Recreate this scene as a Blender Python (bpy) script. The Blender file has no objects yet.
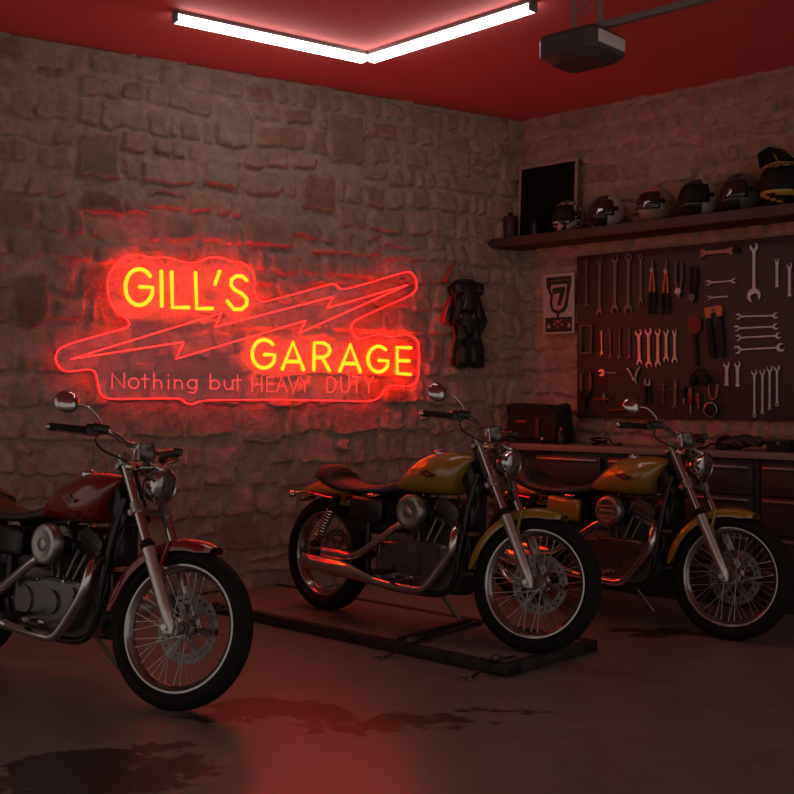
TUBE_E = 7.2
WORLD_E = 0.36
EDGE_E, BOLT_E, YEL_E, BACK_E, SMALL_E, STRIP_E = 15.0, 11.0, 1.1, 44.0, 1.0, 8.0
import bpy, bmesh, math, random
import numpy as np
from mathutils import Vector, Matrix, Euler
from mathutils.geometry import tessellate_polygon
from math import sin, cos, pi, radians as R

random.seed(4)
SC = bpy.context.scene
COL = SC.collection
V = Vector

# ------------------------------------------------------------------ camera
CAM_H, FPX = 1.28, 1100.0
cam = bpy.data.cameras.new('camera')
cam.sensor_width = 36.0
cam.lens = FPX / 794.0 * 36.0
cam_o = bpy.data.objects.new('camera', cam)
cam_o.location = (0, 0, CAM_H)
cam_o.rotation_euler = (pi / 2, 0, 0)
cam.clip_start = 0.05
COL.objects.link(cam_o)
SC.camera = cam_o

# ------------------------------------------------------------------ mesh helpers
def catmull(pts, n=6):
    pts = [V(p) for p in pts]
    if len(pts) < 3:
        return pts
    out = []
    P = [pts[0] * 2 - pts[1]] + pts + [pts[-1] * 2 - pts[-2]]
    for i in range(1, len(P) - 2):
        a, b, c, d = P[i - 1], P[i], P[i + 1], P[i + 2]
        for k in range(n):
            t = k / n
            out.append(0.5 * ((2 * b) + (c - a) * t + (2 * a - 5 * b + 4 * c - d) * t * t + (3 * b - a - 3 * c + d) * t ** 3))
    out.append(pts[-1])
    return out


class MB:
    def __init__(self):
        self.v, self.f, self.m = [], [], []
        self.cur = 0

    def add(self, vs, fs, M=None):
        o = len(self.v)
        for p in vs:
            p = V(p)
            self.v.append(M @ p if M else p)
        for f in fs:
            self.f.append([i + o for i in f])
            self.m.append(self.cur)
        return self

    def box(self, c, s, M=None, bev=0.0, seg=2):
        bm = bmesh.new()
        bmesh.ops.create_cube(bm, size=1.0)
        for q in bm.verts:
            q.co = V((q.co.x * s[0], q.co.y * s[1], q.co.z * s[2]))
        if bev > 0:
            bmesh.ops.bevel(bm, geom=bm.edges[:] + bm.verts[:], offset=bev, segments=seg, affect='EDGES', profile=0.5)
        bm.verts.index_update()
        T = Matrix.Translation(V(c))
        if M is not None:
            T = T @ M
        self.add([T @ q.co for q in bm.verts], [[q.index for q in f.verts] for f in bm.faces])
        bm.free()
        return self

    def loft(self, rings, caps=True, closed=True, loop=False):
        n = len(rings[0])
        vs = [p for r in rings for p in r]
        fs = []
        m = len(rings)
        for i in range(m if loop else m - 1):
            a, b = i * n, ((i + 1) % m) * n
            for j in range(n if closed else n - 1):
                k = (j + 1) % n
                fs.append([a + j, a + k, b + k, b + j])
        if caps and not loop:
            fs.append(list(range(n))[::-1])
            fs.append([(m - 1) * n + j for j in range(n)])
        return self.add(vs, fs)

    def tube(self, pts, r, n=10, smooth=0, caps=True, flat=1.0):
        pts = [V(p) for p in pts]
        if smooth:
            k = len(pts)
            if not isinstance(r, (int, float)):
                rr = []
                for i in range(k - 1):
                    for s in range(smooth):
                        rr.append(r[i] + (r[i + 1] - r[i]) * s / smooth)
                rr.append(r[-1])
                r = rr
            pts = catmull(pts, smooth)
        if isinstance(r, (int, float)):
            r = [r] * len(pts)
        t = (pts[1] - pts[0]).normalized()
        up = V((0, 0, 1)) if abs(t.z) < 0.9 else V((1, 0, 0))
        a = t.cross(up).normalized()
        rings = []
        for i, p in enumerate(pts):
            if i == 0:
                t = pts[1] - pts[0]
            elif i == len(pts) - 1:
                t = pts[-1] - pts[-2]
            else:
                t = (pts[i + 1] - p).normalized() + (p - pts[i - 1]).normalized()
            t.normalize()
            a = (a - t * a.dot(t)).normalized()
            b = t.cross(a)
            rings.append([p + a * (r[i] * cos(2 * pi * j / n)) + b * (r[i] * flat * sin(2 * pi * j / n)) for j in range(n)])
        return self.loft(rings, caps)

    def cyl(self, p0, p1, r, r1=None, n=20):
        return self.tube([p0, p1], [r, r if r1 is None else r1], n)

    def lathe(self, prof, o, axis, n=32, closed=False):
        o, ax = V(o), V(axis).normalized()
        a = ax.cross(V((0, 0, 1)) if abs(ax.z) < 0.9 else V((1, 0, 0))).normalized()
        b = ax.cross(a)
        rings = []
        for j in range(n):
            t = 2 * pi * j / n
            rings.append([o + ax * h + (a * cos(t) + b * sin(t)) * max(r, 1e-5) for r, h in prof])
        return self.loft(rings, caps=False, closed=closed, loop=True)

    def prism(self, poly, M, d):
        """2-D polygon (x, z) extruded along y from 0 to -d, placed by matrix M."""
        n = len(poly)
        vs = [V((p[0], 0, p[1])) for p in poly] + [V((p[0], -d, p[1])) for p in poly]
        tr = tessellate_polygon([[V((p[0], p[1], 0)) for p in poly]])
        fs = [list(t) for t in tr] + [[i + n for i in t][::-1] for t in tr]
        for i in range(n):
            k = (i + 1) % n
            fs.append([i, k, k + n, i + n])
        return self.add(vs, fs, M)

    def ball(self, c, s, n=20, m=12, M=None, lo=-pi / 2, hi=pi / 2):
        rings = []
        for i in range(m + 1):
            t = lo + (hi - lo) * i / m
            rings.append([V((cos(t) * cos(2 * pi * j / n) * s[0], cos(t) * sin(2 * pi * j / n) * s[1], sin(t) * s[2])) for j in range(n)])
        T = Matrix.Translation(V(c)) @ (M or Matrix())
        rings = [[T @ p for p in r] for r in rings]
        return self.loft(rings, caps=True)

    def build(self, name, mat, parent=None, label=None, ang=38, smooth=True):
        me = bpy.data.meshes.new(name)
        me.from_pydata([tuple(p) for p in self.v], [], self.f)
        bm = bmesh.new()
        bm.from_mesh(me)
        bmesh.ops.remove_doubles(bm, verts=bm.verts, dist=1e-5)
        bmesh.ops.recalc_face_normals(bm, faces=bm.faces)
        same = len(bm.faces) == len(self.m)
        bm.to_mesh(me)
        bm.free()
        mats = mat if isinstance(mat, (list, tuple)) else [mat]
        for x in mats:
            me.materials.append(x)
        if len(mats) > 1 and same:
            me.polygons.foreach_set('material_index', self.m)
        if smooth:
            me.polygons.foreach_set('use_smooth', [True] * len(me.polygons))
            me.set_sharp_from_angle(angle=R(ang))
        o = bpy.data.objects.new(name, me)
        COL.objects.link(o)
        if parent is not None:
            o.parent = parent
        if label:
            o['label'] = label
        return o


def tag(o, label, cat, group=None, kind=None):
    o['label'] = label
    o['category'] = cat
    if group:
        o['group'] = group
    if kind:
        o['kind'] = kind
    return o


def empty(name, M, label, cat, group=None):
    o = bpy.data.objects.new(name, None)
    o.empty_display_size = 0.1
    COL.objects.link(o)
    o.matrix_world = M
    return tag(o, label, cat, group)


def struct(o):
    o['kind'] = 'structure'
    return o

# ------------------------------------------------------------------ materials
def mat(name, col, rough=0.5, metal=0.0, noise=0.0, nscale=20.0, bump=0.0, bscale=60.0, coat=0.0, spec=0.5, rvar=0.0, col2=None):
    m = bpy.data.materials.new(name)
    m.use_nodes = True
    nt = m.node_tree
    b = nt.nodes['Principled BSDF']
    b.inputs['Base Color'].default_value = (*col, 1)
    b.inputs['Roughness'].default_value = rough
    b.inputs['Metallic'].default_value = metal
    b.inputs['Coat Weight'].default_value = coat
    b.inputs['Coat Roughness'].default_value = 0.06
    b.inputs['Specular IOR Level'].default_value = spec
    tc = nt.nodes.new('ShaderNodeTexCoord')
    n = nt.nodes.new('ShaderNodeTexNoise')
    n.inputs['Scale'].default_value = nscale
    n.inputs['Detail'].default_value = 4
    nt.links.new(tc.outputs['Object'], n.inputs['Vector'])
    mx = nt.nodes.new('ShaderNodeMix')
    mx.data_type = 'RGBA'
    c2 = col2 or [c * (1 - max(noise, 0.04)) for c in col]
    c1 = col if col2 else [min(1, c * (1 + max(noise, 0.04))) for c in col]
    mx.inputs['A'].default_value = (*c1, 1)
    mx.inputs['B'].default_value = (*c2, 1)
    nt.links.new(n.outputs['Fac'], mx.inputs['Factor'])
    nt.links.new(mx.outputs['Result'], b.inputs['Base Color'])
    if rvar:
        mr = nt.nodes.new('ShaderNodeMapRange')
        mr.inputs['From Min'].default_value = 0.3
        mr.inputs['From Max'].default_value = 0.7
        mr.inputs['To Min'].default_value = max(0.02, rough - rvar)
        mr.inputs['To Max'].default_value = min(1, rough + rvar)
        nt.links.new(n.outputs['Fac'], mr.inputs['Value'])
        nt.links.new(mr.outputs['Result'], b.inputs['Roughness'])
    if bump:
        n2 = nt.nodes.new('ShaderNodeTexNoise')
        n2.inputs['Scale'].default_value = bscale
        n2.inputs['Detail'].default_value = 5
        nt.links.new(tc.outputs['Object'], n2.inputs['Vector'])
        bp = nt.nodes.new('ShaderNodeBump')
        bp.inputs['Strength'].default_value = bump
        bp.inputs['Distance'].default_value = 0.01
        nt.links.new(n2.outputs['Fac'], bp.inputs['Height'])
        nt.links.new(bp.outputs['Normal'], b.inputs['Normal'])
    return m


def emit(name, col, s):
    m = bpy.data.materials.new(name)
    m.use_nodes = True
    b = m.node_tree.nodes['Principled BSDF']
    b.inputs['Base Color'].default_value = (col[0] * .3, col[1] * .3, col[2] * .3, 1)
    b.inputs['Roughness'].default_value = 0.4
    b.inputs['Emission Color'].default_value = (*col, 1)
    b.inputs['Emission Strength'].default_value = s
    return m


M_ = {}
M_['chrome'] = mat('chrome', (.60, .585, .57), .12, 1.0, rvar=.04)
M_['brushed'] = mat('brushed_aluminium', (.40, .385, .37), .36, 1.0, rvar=.08, nscale=60)
M_['alu'] = mat('cast_aluminium', (.20, .19, .18), .48, .6, noise=.12, bump=.15, bscale=200)
M_['slider'] = mat('fork_slider_alloy', (.62, .60, .58), .34, .9, rvar=.05, nscale=40)
M_['rimchrome'] = mat('rim_chrome', (.42, .41, .40), .20, 1.0, rvar=.05)
M_['engine'] = mat('dull_polished_cover', (.19, .18, .17), .36, .85, rvar=.08, nscale=30)
M_['disc'] = mat('brake_disc_steel', (.20, .19, .18), .38, .85)
M_['black'] = mat('black_gloss_enamel', (.012, .012, .013), .3, 0)
M_['blackmat'] = mat('black_matt_plastic', (.010, .009, .009), .65, spec=.3)
M_['rubber'] = mat('tyre_rubber', (.008, .0075, .0075), .72, spec=.3, bump=.3, bscale=150)
M_['leather'] = mat('seat_vinyl', (.045, .038, .038), .48, bump=.25, bscale=300)
M_['steel'] = mat('tool_steel', (.50, .45, .43), .36, .8, rvar=.1, nscale=60)
M_['dsteel'] = mat('dark_tool_steel', (.16, .14, .14), .42, .75, rvar=.1, nscale=60)
M_['glass'] = mat('lamp_glass', (.35, .35, .35), .06, .85)
M_['redpl'] = mat('red_plastic', (.42, .03, .02), .35)
M_['orange'] = mat('orange_plastic', (.62, .17, .03), .4)
M_['white'] = mat('white_paint', (.62, .58, .54), .35)
M_['cream'] = mat('cream_paint', (.42, .34, .24), .4)
M_['wood'] = mat('brown_wood', (.22, .10, .05), .6, noise=.3, nscale=30)
M_['grip'] = mat('grip_rubber', (.012, .011, .011), .7)
M_['blue'] = mat('blue_grey_plastic', (.18, .22, .30), .35)

# ------------------------------------------------------------------ room frames
CX, CY, CEIL = 0.943, 8.30, 3.355
LD = V((1738, 1100, 0)).normalized()      # along the sign wall, towards the corner
RD = V((1215, -1100, 0)).normalized()     # along the tool wall, away from the corner
C0 = V((CX, CY, 0))


def frame(d):
    y = V((-d.y, d.x, 0))
    m = Matrix(((d.x, y.x, 0, CX), (d.y, y.y, 0, CY), (0, 0, 1, 0), (0, 0, 0, 1)))
    return m


FL, FR = frame(LD), frame(RD)


def on_wall(F, u, v, off=0.0):
    """photo pixel -> (x, z) on the plane that lies off metres in front of the wall F"""
    inv = F.inverted()
    o = inv @ V((0, 0, CAM_H))
    d = inv.to_3x3() @ V(((u - 397) / FPX, 1.0, -(v - 397) / FPX))
    t = (-off - o.y) / d.y
    p = o + d * t
    return p.x, p.z


def LW(u, v, off=0.0):
    return on_wall(FL, u, v, off)


def RW(u, v, off=0.0):
    return on_wall(FR, u, v, off)


def WM(F, x, y, z):
    return F @ Matrix.Translation((x, y, z))
# ------------------------------------------------------------------ room shell
def attr_stone_mat(name, tint, bscale=1.0):
    m = bpy.data.materials.new(name)
    m.use_nodes = True
    nt = m.node_tree
    b = nt.nodes['Principled BSDF']
    at = nt.nodes.new('ShaderNodeAttribute')
    at.attribute_name = 'stone'
    tc = nt.nodes.new('ShaderNodeTexCoord')
    n = nt.nodes.new('ShaderNodeTexNoise')
    n.inputs['Scale'].default_value = 14
    n.inputs['Detail'].default_value = 6
    n.inputs['Roughness'].default_value = .65
    nt.links.new(tc.outputs['Object'], n.inputs['Vector'])
    mr = nt.nodes.new('ShaderNodeMapRange')
    mr.inputs['From Min'].default_value = .3
    mr.inputs['From Max'].default_value = .7
    mr.inputs['To Min'].default_value = .72
    mr.inputs['To Max'].default_value = 1.18
    nt.links.new(n.outputs['Fac'], mr.inputs['Value'])
    mx = nt.nodes.new('ShaderNodeVectorMath')
    mx.operation = 'SCALE'
    nt.links.new(at.outputs['Color'], mx.inputs[0])
    nt.links.new(mr.outputs['Result'], mx.inputs['Scale'])
    nt.links.new(mx.outputs['Vector'], b.inputs['Base Color'])
    b.inputs['Roughness'].default_value = .88
    b.inputs['Specular IOR Level'].default_value = .25
    n2 = nt.nodes.new('ShaderNodeTexNoise')
    n2.inputs['Scale'].default_value = 38
    n2.inputs['Detail'].default_value = 7
    n2.inputs['Roughness'].default_value = .6
    nt.links.new(tc.outputs['Object'], n2.inputs['Vector'])
    bp = nt.nodes.new('ShaderNodeBump')
    bp.inputs['Strength'].default_value = .8
    bp.inputs['Distance'].default_value = .02
    nt.links.new(n2.outputs['Fac'], bp.inputs['Height'])
    nt.links.new(bp.outputs['Normal'], b.inputs['Normal'])
    return m


def vnoise(x, y, seed):
    """smooth value noise on numpy arrays"""
    rs = np.random.RandomState(seed)
    T = rs.rand(256, 256)
    xi, yi = np.floor(x).astype(int), np.floor(y).astype(int)
    fx, fy = x - xi, y - yi
    fx, fy = fx * fx * (3 - 2 * fx), fy * fy * (3 - 2 * fy)
    g = lambda a, b: T[a % 256, b % 256]
    return (g(xi, yi) * (1 - fx) * (1 - fy) + g(xi + 1, yi) * fx * (1 - fy) + g(xi, yi + 1) * (1 - fx) * fy + g(xi + 1, yi + 1) * fx * fy) * 2 - 1


def stone_wall(name, F, x0, x1, step, seed, features=(), base=(.46, .33, .265)):
    rs = np.random.RandomState(seed)
    H = CEIL + .02
    nx, nz = int((x1 - x0) / step) + 1, int(H / step) + 1
    X, Z = np.meshgrid(np.linspace(x0, x1, nx), np.linspace(0, H, nz))
    wx = X + .026 * vnoise(X * 5, Z * 5, seed + 1) + .014 * vnoise(X * 15, Z * 15, seed + 2) + .005 * vnoise(X * 37, Z * 37, seed + 12)
    wz = Z + .022 * vnoise(X * 4 + 9, Z * 6, seed + 3) + .014 * vnoise(X * 14, Z * 17, seed + 4) + .005 * vnoise(X * 37, Z * 41, seed + 13)
    h = np.zeros_like(X)
    col = np.zeros(X.shape + (3,))
    base = np.array(base)
    mortar = base * 1.08
    col[:] = mortar
    # irregular courses
    rects = []
    taken = []
    for (a, b, c, d, colr) in features:
        rects.append((a, b, c, d, np.array(colr), .016))
        taken.append((a, b, c, d))
    z = 0.0
    while z < H:
        rh = rs.uniform(.115, .205)
        x = x0 - rs.uniform(0, .3)
        while x < x1:
            w = rs.uniform(.16, .38) if rs.rand() < .75 else rs.uniform(.1, .17)
            parts = []
            r = rs.rand()
            if r < .14 and rh > .16:
                k = rs.uniform(.4, .6)
                parts = [(x, x + w, z, z + rh * k), (x, x + w, z + rh * k, z + rh)]
            elif r < .34:
                k = rs.uniform(.35, .65)
                parts = [(x, x + w * k, z, z + rh), (x + w * k, x + w, z, z + rh * rs.uniform(.8, 1))]
            else:
                parts = [(x, x + w, z - rs.uniform(0, .015), z + rh)]
            for q in parts:
                if any(q[0] < t[1] - .03 and q[1] > t[0] + .03 and q[2] < t[3] - .03 and q[3] > t[2] + .03 for t in taken):
                    # shrink against the feature stone instead of overlapping it
                    for t in taken:
                        if q[0] < t[1] and q[1] > t[0] and q[2] < t[3] and q[3] > t[2]:
                            if q[1] > t[1]:
                                q = (t[1], q[1], q[2], q[3])
                            elif q[0] < t[0]:
                                q = (q[0], t[0], q[2], q[3])
                            else:
                                q = None
                                break
                    if q is None or q[1] - q[0] < .06:
                        continue
                tone = rs.normal(.93, .09)
                hue = rs.rand()
                cc = base * tone
                if hue < .07:
                    cc = base * np.array((.86, .66, .58)) * rs.uniform(.75, 1)
                elif hue < .30:
                    cc = cc * np.array((1.02, .92, .84))
                rects.append((*q, cc, rs.uniform(-.004, .016)))
            x += w
        z += rh
    for (a, b, c, d, cc, hh) in rects:
        j = .014
        i0, i1 = np.searchsorted(X[0], (a - .06, b + .06))
        k0, k1 = np.searchsorted(Z[:, 0], (c - .06, d + .06))
        if i1 <= i0 or k1 <= k0:
            continue
        sx, sz = wx[k0:k1, i0:i1], wz[k0:k1, i0:i1]
        cxm, czm = (a + b) / 2, (c + d) / 2
        rr = min(b - a, d - c) * .17
        g = .006 + rs.uniform(0, .010)
        hx, hz = (b - a) / 2 - rr - g, (d - c) / 2 - rr - g
        sk = rs.uniform(-.10, .10)
        dx = np.abs(sx - cxm + sk * (sz - czm)) - hx
        dz = np.abs(sz - czm + rs.uniform(-.05, .05) * (sx - cxm)) - hz
        sd = np.minimum(np.maximum(dx, dz), 0) + np.hypot(np.maximum(dx, 0), np.maximum(dz, 0)) - rr
        # the lower edge of a stone stands proud and breaks off sharply, the upper one is smeared with mortar
        low = np.clip((czm - sz) / (d - c) + .5, 0, 1)
        edge = .036 - .028 * low
        m = np.clip(-sd / edge, 0, 1)
        m = m * m * (3 - 2 * m)
        H0 = hh + .004 + .027 * low + rs.uniform(-.03, .03) * (sx - cxm) + .004 * vnoise(sx * 9, sz * 9, seed + 7)
        hv = m * H0
        sub = h[k0:k1, i0:i1]
        h[k0:k1, i0:i1] = np.maximum(sub, hv)
        mc = np.clip(-sd / .03, 0, 1)[..., None] * (.55 + .45 * low[..., None])
        cs = col[k0:k1, i0:i1]
        col[k0:k1, i0:i1] = cs * (1 - mc) + cc * mc
    h += .006 * vnoise(X * 7, Z * 7, seed + 5) + .0035 * vnoise(X * 21, Z * 21, seed + 6) + .002 * vnoise(X * 47, Z * 47, seed + 8)
    h += .012 * vnoise(X * 1.6, Z * 1.6, seed + 9)
    h = np.clip(h, -.022, .046)
    n = nx * nz
    co = np.stack([X.ravel(), -h.ravel(), Z.ravel()], 1)
    idx = np.arange(n).reshape(nz, nx)
    faces = np.stack([idx[:-1, :-1].ravel(), idx[:-1, 1:].ravel(), idx[1:, 1:].ravel(), idx[1:, :-1].ravel()], 1)
    # a solid back behind the rubble face
    T = .25
    back = [(x0, T, 0), (x1, T, 0), (x1, T, H), (x0, T, H)]
    co = np.vstack([co, np.array(back)])
    fl = faces.tolist()
    fl.append([n, n + 3, n + 2, n + 1])
    fl.append([n + 1, n + 2] + idx[::-1, -1].tolist())
    fl.append([n + 3, n] + idx[:, 0].tolist())
    fl.append([n + 2, n + 3] + idx[-1, :].tolist())
    fl.append([n, n + 1] + idx[0, ::-1].tolist())
    me = bpy.data.meshes.new(name)
    me.from_pydata(co.tolist(), [], fl)
    ca = me.color_attributes.new('stone', 'FLOAT_COLOR', 'POINT')
    cv = np.ones((len(co), 4), dtype=np.float32)
    cv[:n, :3] = np.clip(col.reshape(-1, 3), .02, .9)
    cv[n:, :3] = .3
    ca.data.foreach_set('color', cv.ravel())
    sm = np.ones(len(me.polygons), dtype=bool)
    sm[-5:] = False
    me.polygons.foreach_set('use_smooth', sm)
    me.materials.append(attr_stone_mat('rubble_stone_' + name, None))
    o = bpy.data.objects.new(name, me)
    o.matrix_world = F
    COL.objects.link(o)
    return struct(o)


def feat(u0, v0, u1, v1, colr, W=LW):
    a, zt = W(u0, v0)
    b, zb = W(u1, v1)
    return (a, b, zb, zt, colr)


fs_l = [feat(76, 126, 119, 182, (.25, .20, .17)), feat(82, 190, 124, 216, (.20, .09, .065)),
        feat(214, 100, 250, 150, (.43, .35, .28)), feat(202, 150, 240, 190, (.42, .34, .27)),
        feat(326, 112, 362, 168, (.29, .19, .15)), feat(298, 172, 338, 214, (.33, .15, .10)),
        feat(118, 80, 146, 106, (.30, .22, .18)), feat(244, 212, 292, 250, (.40, .25, .19)),
        feat(124, 192, 150, 214, (.37, .24, .19)), feat(10, 268, 50, 330, (.24, .12, .09)),
        feat(238, 402, 282, 444, (.40, .30, .24)), feat(205, 445, 242, 486, (.40, .32, .26)),
        feat(290, 215, 322, 240, (.36, .27, .22)), feat(34, 60, 70, 80, (.22, .16, .14))]
stone_wall('wall_left', FL, -6.3, 0.06, .009, 11, fs_l)
stone_wall('wall_right', FR, -0.06, 5.2, .011, 23, [feat(650, 148, 700, 180, (.42, .30, .24), RW), feat(560, 105, 600, 130, (.30, .20, .16), RW)], base=(.45, .27, .215))  # redder base: red light on this wall put into the stone colour


def floor_mat():
    m = bpy.data.materials.new('polished_concrete')
    m.use_nodes = True
    nt = m.node_tree
    L = nt.links.new
    b = nt.nodes['Principled BSDF']
    tc = nt.nodes.new('ShaderNodeTexCoord')
    def noise(scale, det=6, ro=.6, vec=None):
        n = nt.nodes.new('ShaderNodeTexNoise')
        n.inputs['Scale'].default_value = scale
        n.inputs['Detail'].default_value = det
        n.inputs['Roughness'].default_value = ro
        L(vec or tc.outputs['Object'], n.inputs['Vector'])
        return n
    n1, n2, n3 = noise(1.3), noise(9, 8, .7), noise(60, 4)
    # stains: distorted ellipses at their own places on the slab
    nd = noise(3.5, 7, .68)
    sub = nt.nodes.new('ShaderNodeVectorMath')
    sub.operation = 'MULTIPLY_ADD'
    L(nd.outputs['Color'], sub.inputs[0])
    sub.inputs[1].default_value = (1.05, 1.05, 0)
    L(tc.outputs['Object'], sub.inputs[2])
    last = None
    for (x, y, ax, ay) in ((-.50, 4.52, .36, .15), (-.02, 4.30, .34, .12), (-1.05, 3.72, .42, .2), (1.38, 6.0, .25, .1), (-.95, 3.95, .16, .08), (.45, 4.48, .18, .05), (-1.5, 3.4, .3, .2)):
        mp = nt.nodes.new('ShaderNodeMapping')
        mp.vector_type = 'TEXTURE'
        mp.inputs['Location'].default_value = (x + .525, y + .525, 0)
        mp.inputs['Scale'].default_value = (ax, ay, 1000)
        L(sub.outputs['Vector'], mp.inputs['Vector'])
        ln = nt.nodes.new('ShaderNodeVectorMath')
        ln.operation = 'LENGTH'
        L(mp.outputs['Vector'], ln.inputs[0])
        mr = nt.nodes.new('ShaderNodeMapRange')
        mr.interpolation_type = 'SMOOTHSTEP'
        mr.inputs['From Min'].default_value = 1.08
        mr.inputs['From Max'].default_value = .86
        L(ln.outputs['Value'], mr.inputs['Value'])
        if last is None:
            last = mr.outputs['Result']
        else:
            mx = nt.nodes.new('ShaderNodeMath')
            mx.operation = 'MAXIMUM'
            L(last, mx.inputs[0])
            L(mr.outputs['Result'], mx.inputs[1])
            last = mx.outputs['Value']
    r = nt.nodes.new('ShaderNodeValToRGB')
    r.color_ramp.elements[0].position = .32
    r.color_ramp.elements[0].color = (.17, .155, .145, 1)
    r.color_ramp.elements[1].position = .68
    r.color_ramp.elements[1].color = (.27, .255, .24, 1)
    ad = nt.nodes.new('ShaderNodeMath')
    ad.operation = 'MULTIPLY_ADD'
    L(n2.outputs['Fac'], ad.inputs[0])
    ad.inputs[1].default_value = .5
    m2 = nt.nodes.new('ShaderNodeMath')
    m2.operation = 'MULTIPLY'
    L(n1.outputs['Fac'], m2.inputs[0])
    m2.inputs[1].default_value = .5
    L(m2.outputs['Value'], ad.inputs[2])
    L(ad.outputs['Value'], r.inputs['Fac'])
    mix = nt.nodes.new('ShaderNodeMix')
    mix.data_type = 'RGBA'
    L(last, mix.inputs['Factor'])
    L(r.outputs['Color'], mix.inputs['A'])
    mix.inputs['B'].default_value = (.035, .028, .024, 1)
    L(mix.outputs['Result'], b.inputs['Base Color'])
    rr = nt.nodes.new('ShaderNodeMapRange')
    rr.inputs['From Min'].default_value = .3
    rr.inputs['From Max'].default_value = .7
    rr.inputs['To Min'].default_value = .34
    rr.inputs['To Max'].default_value = .50
    L(n2.outputs['Fac'], rr.inputs['Value'])
    L(rr.outputs['Result'], b.inputs['Roughness'])
    b.inputs['Specular IOR Level'].default_value = .5
    b.inputs['Coat Weight'].default_value = .8
    b.inputs['Coat Roughness'].default_value = .30
    bp = nt.nodes.new('ShaderNodeBump')
    bp.inputs['Strength'].default_value = .18
    bp.inputs['Distance'].default_value = .01
    L(n3.outputs['Fac'], bp.inputs['Height'])
    bp2 = nt.nodes.new('ShaderNodeBump')
    bp2.inputs['Strength'].default_value = .25
    bp2.inputs['Distance'].default_value = .02
    L(n2.outputs['Fac'], bp2.inputs['Height'])
    L(bp.outputs['Normal'], bp2.inputs['Normal'])
    L(bp2.outputs['Normal'], b.inputs['Normal'])
    return m


pl = [FL @ V((-6.3, .1, 0)), FL @ V((0, .1, 0)), FR @ V((5.2, .1, 0)), V((5.2, -1.0, 0)), V((-6.0, -1.0, 0))]
def slab(name, z0, z1, m):
    b = MB()
    n = len(pl)
    vs = [V((p.x, p.y, z0)) for p in pl] + [V((p.x, p.y, z1)) for p in pl]
    b.add(vs, [list(range(n))[::-1], [i + n for i in range(n)]] + [[i, (i + 1) % n, (i + 1) % n + n, i + n] for i in range(n)])
    return struct(b.build(name, m, smooth=False))


slab('floor', -.15, 0, floor_mat())
slab('ceiling', CEIL, CEIL + .15, mat('ceiling_red_light_tint', (.60, .13, .11), .75, noise=.08, nscale=2, bump=.1, bscale=40))  # the red light on the ceiling is put into its colour

# ------------------------------------------------------------------ ceiling lamps
tube_m = emit('lamp_diffuser', (1.0, .90, .86), TUBE_E)
lampg = mat('lamp_grey_metal', (.25, .22, .21), .5)
def ceiling_lamp(p0, p1, label):
    p0, p1 = V(p0), V(p1)
    d = (p1 - p0)
    L = d.length
    a = math.atan2(d.y, d.x)
    M = Matrix.Translation((p0 + p1) / 2) @ Matrix.Rotation(a, 4, 'Z')
    e = empty('ceiling_lamp', M, label, 'lamp')
    b = MB().box((0, 0, -.011), (L, .062, .022), bev=.003)
    b.build('lamp_housing', lampg, e)
    b = MB()
    prof = [(-.028, -.022), (-.032, -.034), (-.026, -.060), (.026, -.060), (.032, -.034), (.028, -.022)]
    b.loft([[V((x, y, z)) for y, z in prof] for x in (-L / 2 + .012, L / 2 - .012)])
    b.build('diffuser', tube_m, e)
    for s in (-1, 1):
        MB().box((s * (L / 2 - .006), 0, -.034), (.012, .064, .056), bev=.003).build('end_cap', lampg, e)
    return e


def at_height(u, v, z):
    Z = (z - CAM_H) * FPX / (397 - v)
    return V(((u - 397) / FPX * Z, Z, 0))
pa, pb = at_height(174, 20, CEIL - .05), at_height(365.5, 61, CEIL - .05)
pc, pd = at_height(370, 61, CEIL - .05), at_height(534, 9, CEIL - .05)
for q in (pa, pb, pc, pd):
    q.z = CEIL
ceiling_lamp(pa, pb, 'white linear ceiling lamp running parallel to the wall with the neon sign')
ceiling_lamp(pc, pd, 'white linear ceiling lamp running parallel to the tool wall')

# ------------------------------------------------------------------ world and render look
w = bpy.data.worlds.new('world')
SC.world = w
w.use_nodes = True
w.node_tree.nodes['Background'].inputs['Color'].default_value = (1.0, .87, .81, 1)
w.node_tree.nodes['Background'].inputs['Strength'].default_value = WORLD_E
SC.view_settings.view_transform = 'Standard'
SC.view_settings.look = 'None'
SC.view_settings.exposure = 0
SC.view_settings.gamma = 1
SC.cycles.use_denoising = True
SC.cycles.max_bounces = 6
SC.cycles.sample_clamp_indirect = 4
# ------------------------------------------------------------------ neon sign
def cropA(p): return (40 + p[0] / 3.97, 240 + p[1] / 3.97)
def cropB(p): return (230 + p[0] / 3.97, 240 + p[1] / 3.97)
def cropZ(p): return (30 + p[0] / 1.985, 230 + p[1] / 1.985)
SOFF = .068          # the panel stands this far off the wall
sgn_o = LW(240, 335, 0)
SIGN = empty('neon_sign', WM(FL, sgn_o[0], 0, sgn_o[1]), 'large red and yellow neon sign with lightning bolt mounted on the rubble stone wall', 'sign')


def S2(p, off):
    x, z = LW(p[0], p[1], off)
    return V((x - sgn_o[0], -off, z - sgn_o[1]))


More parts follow.
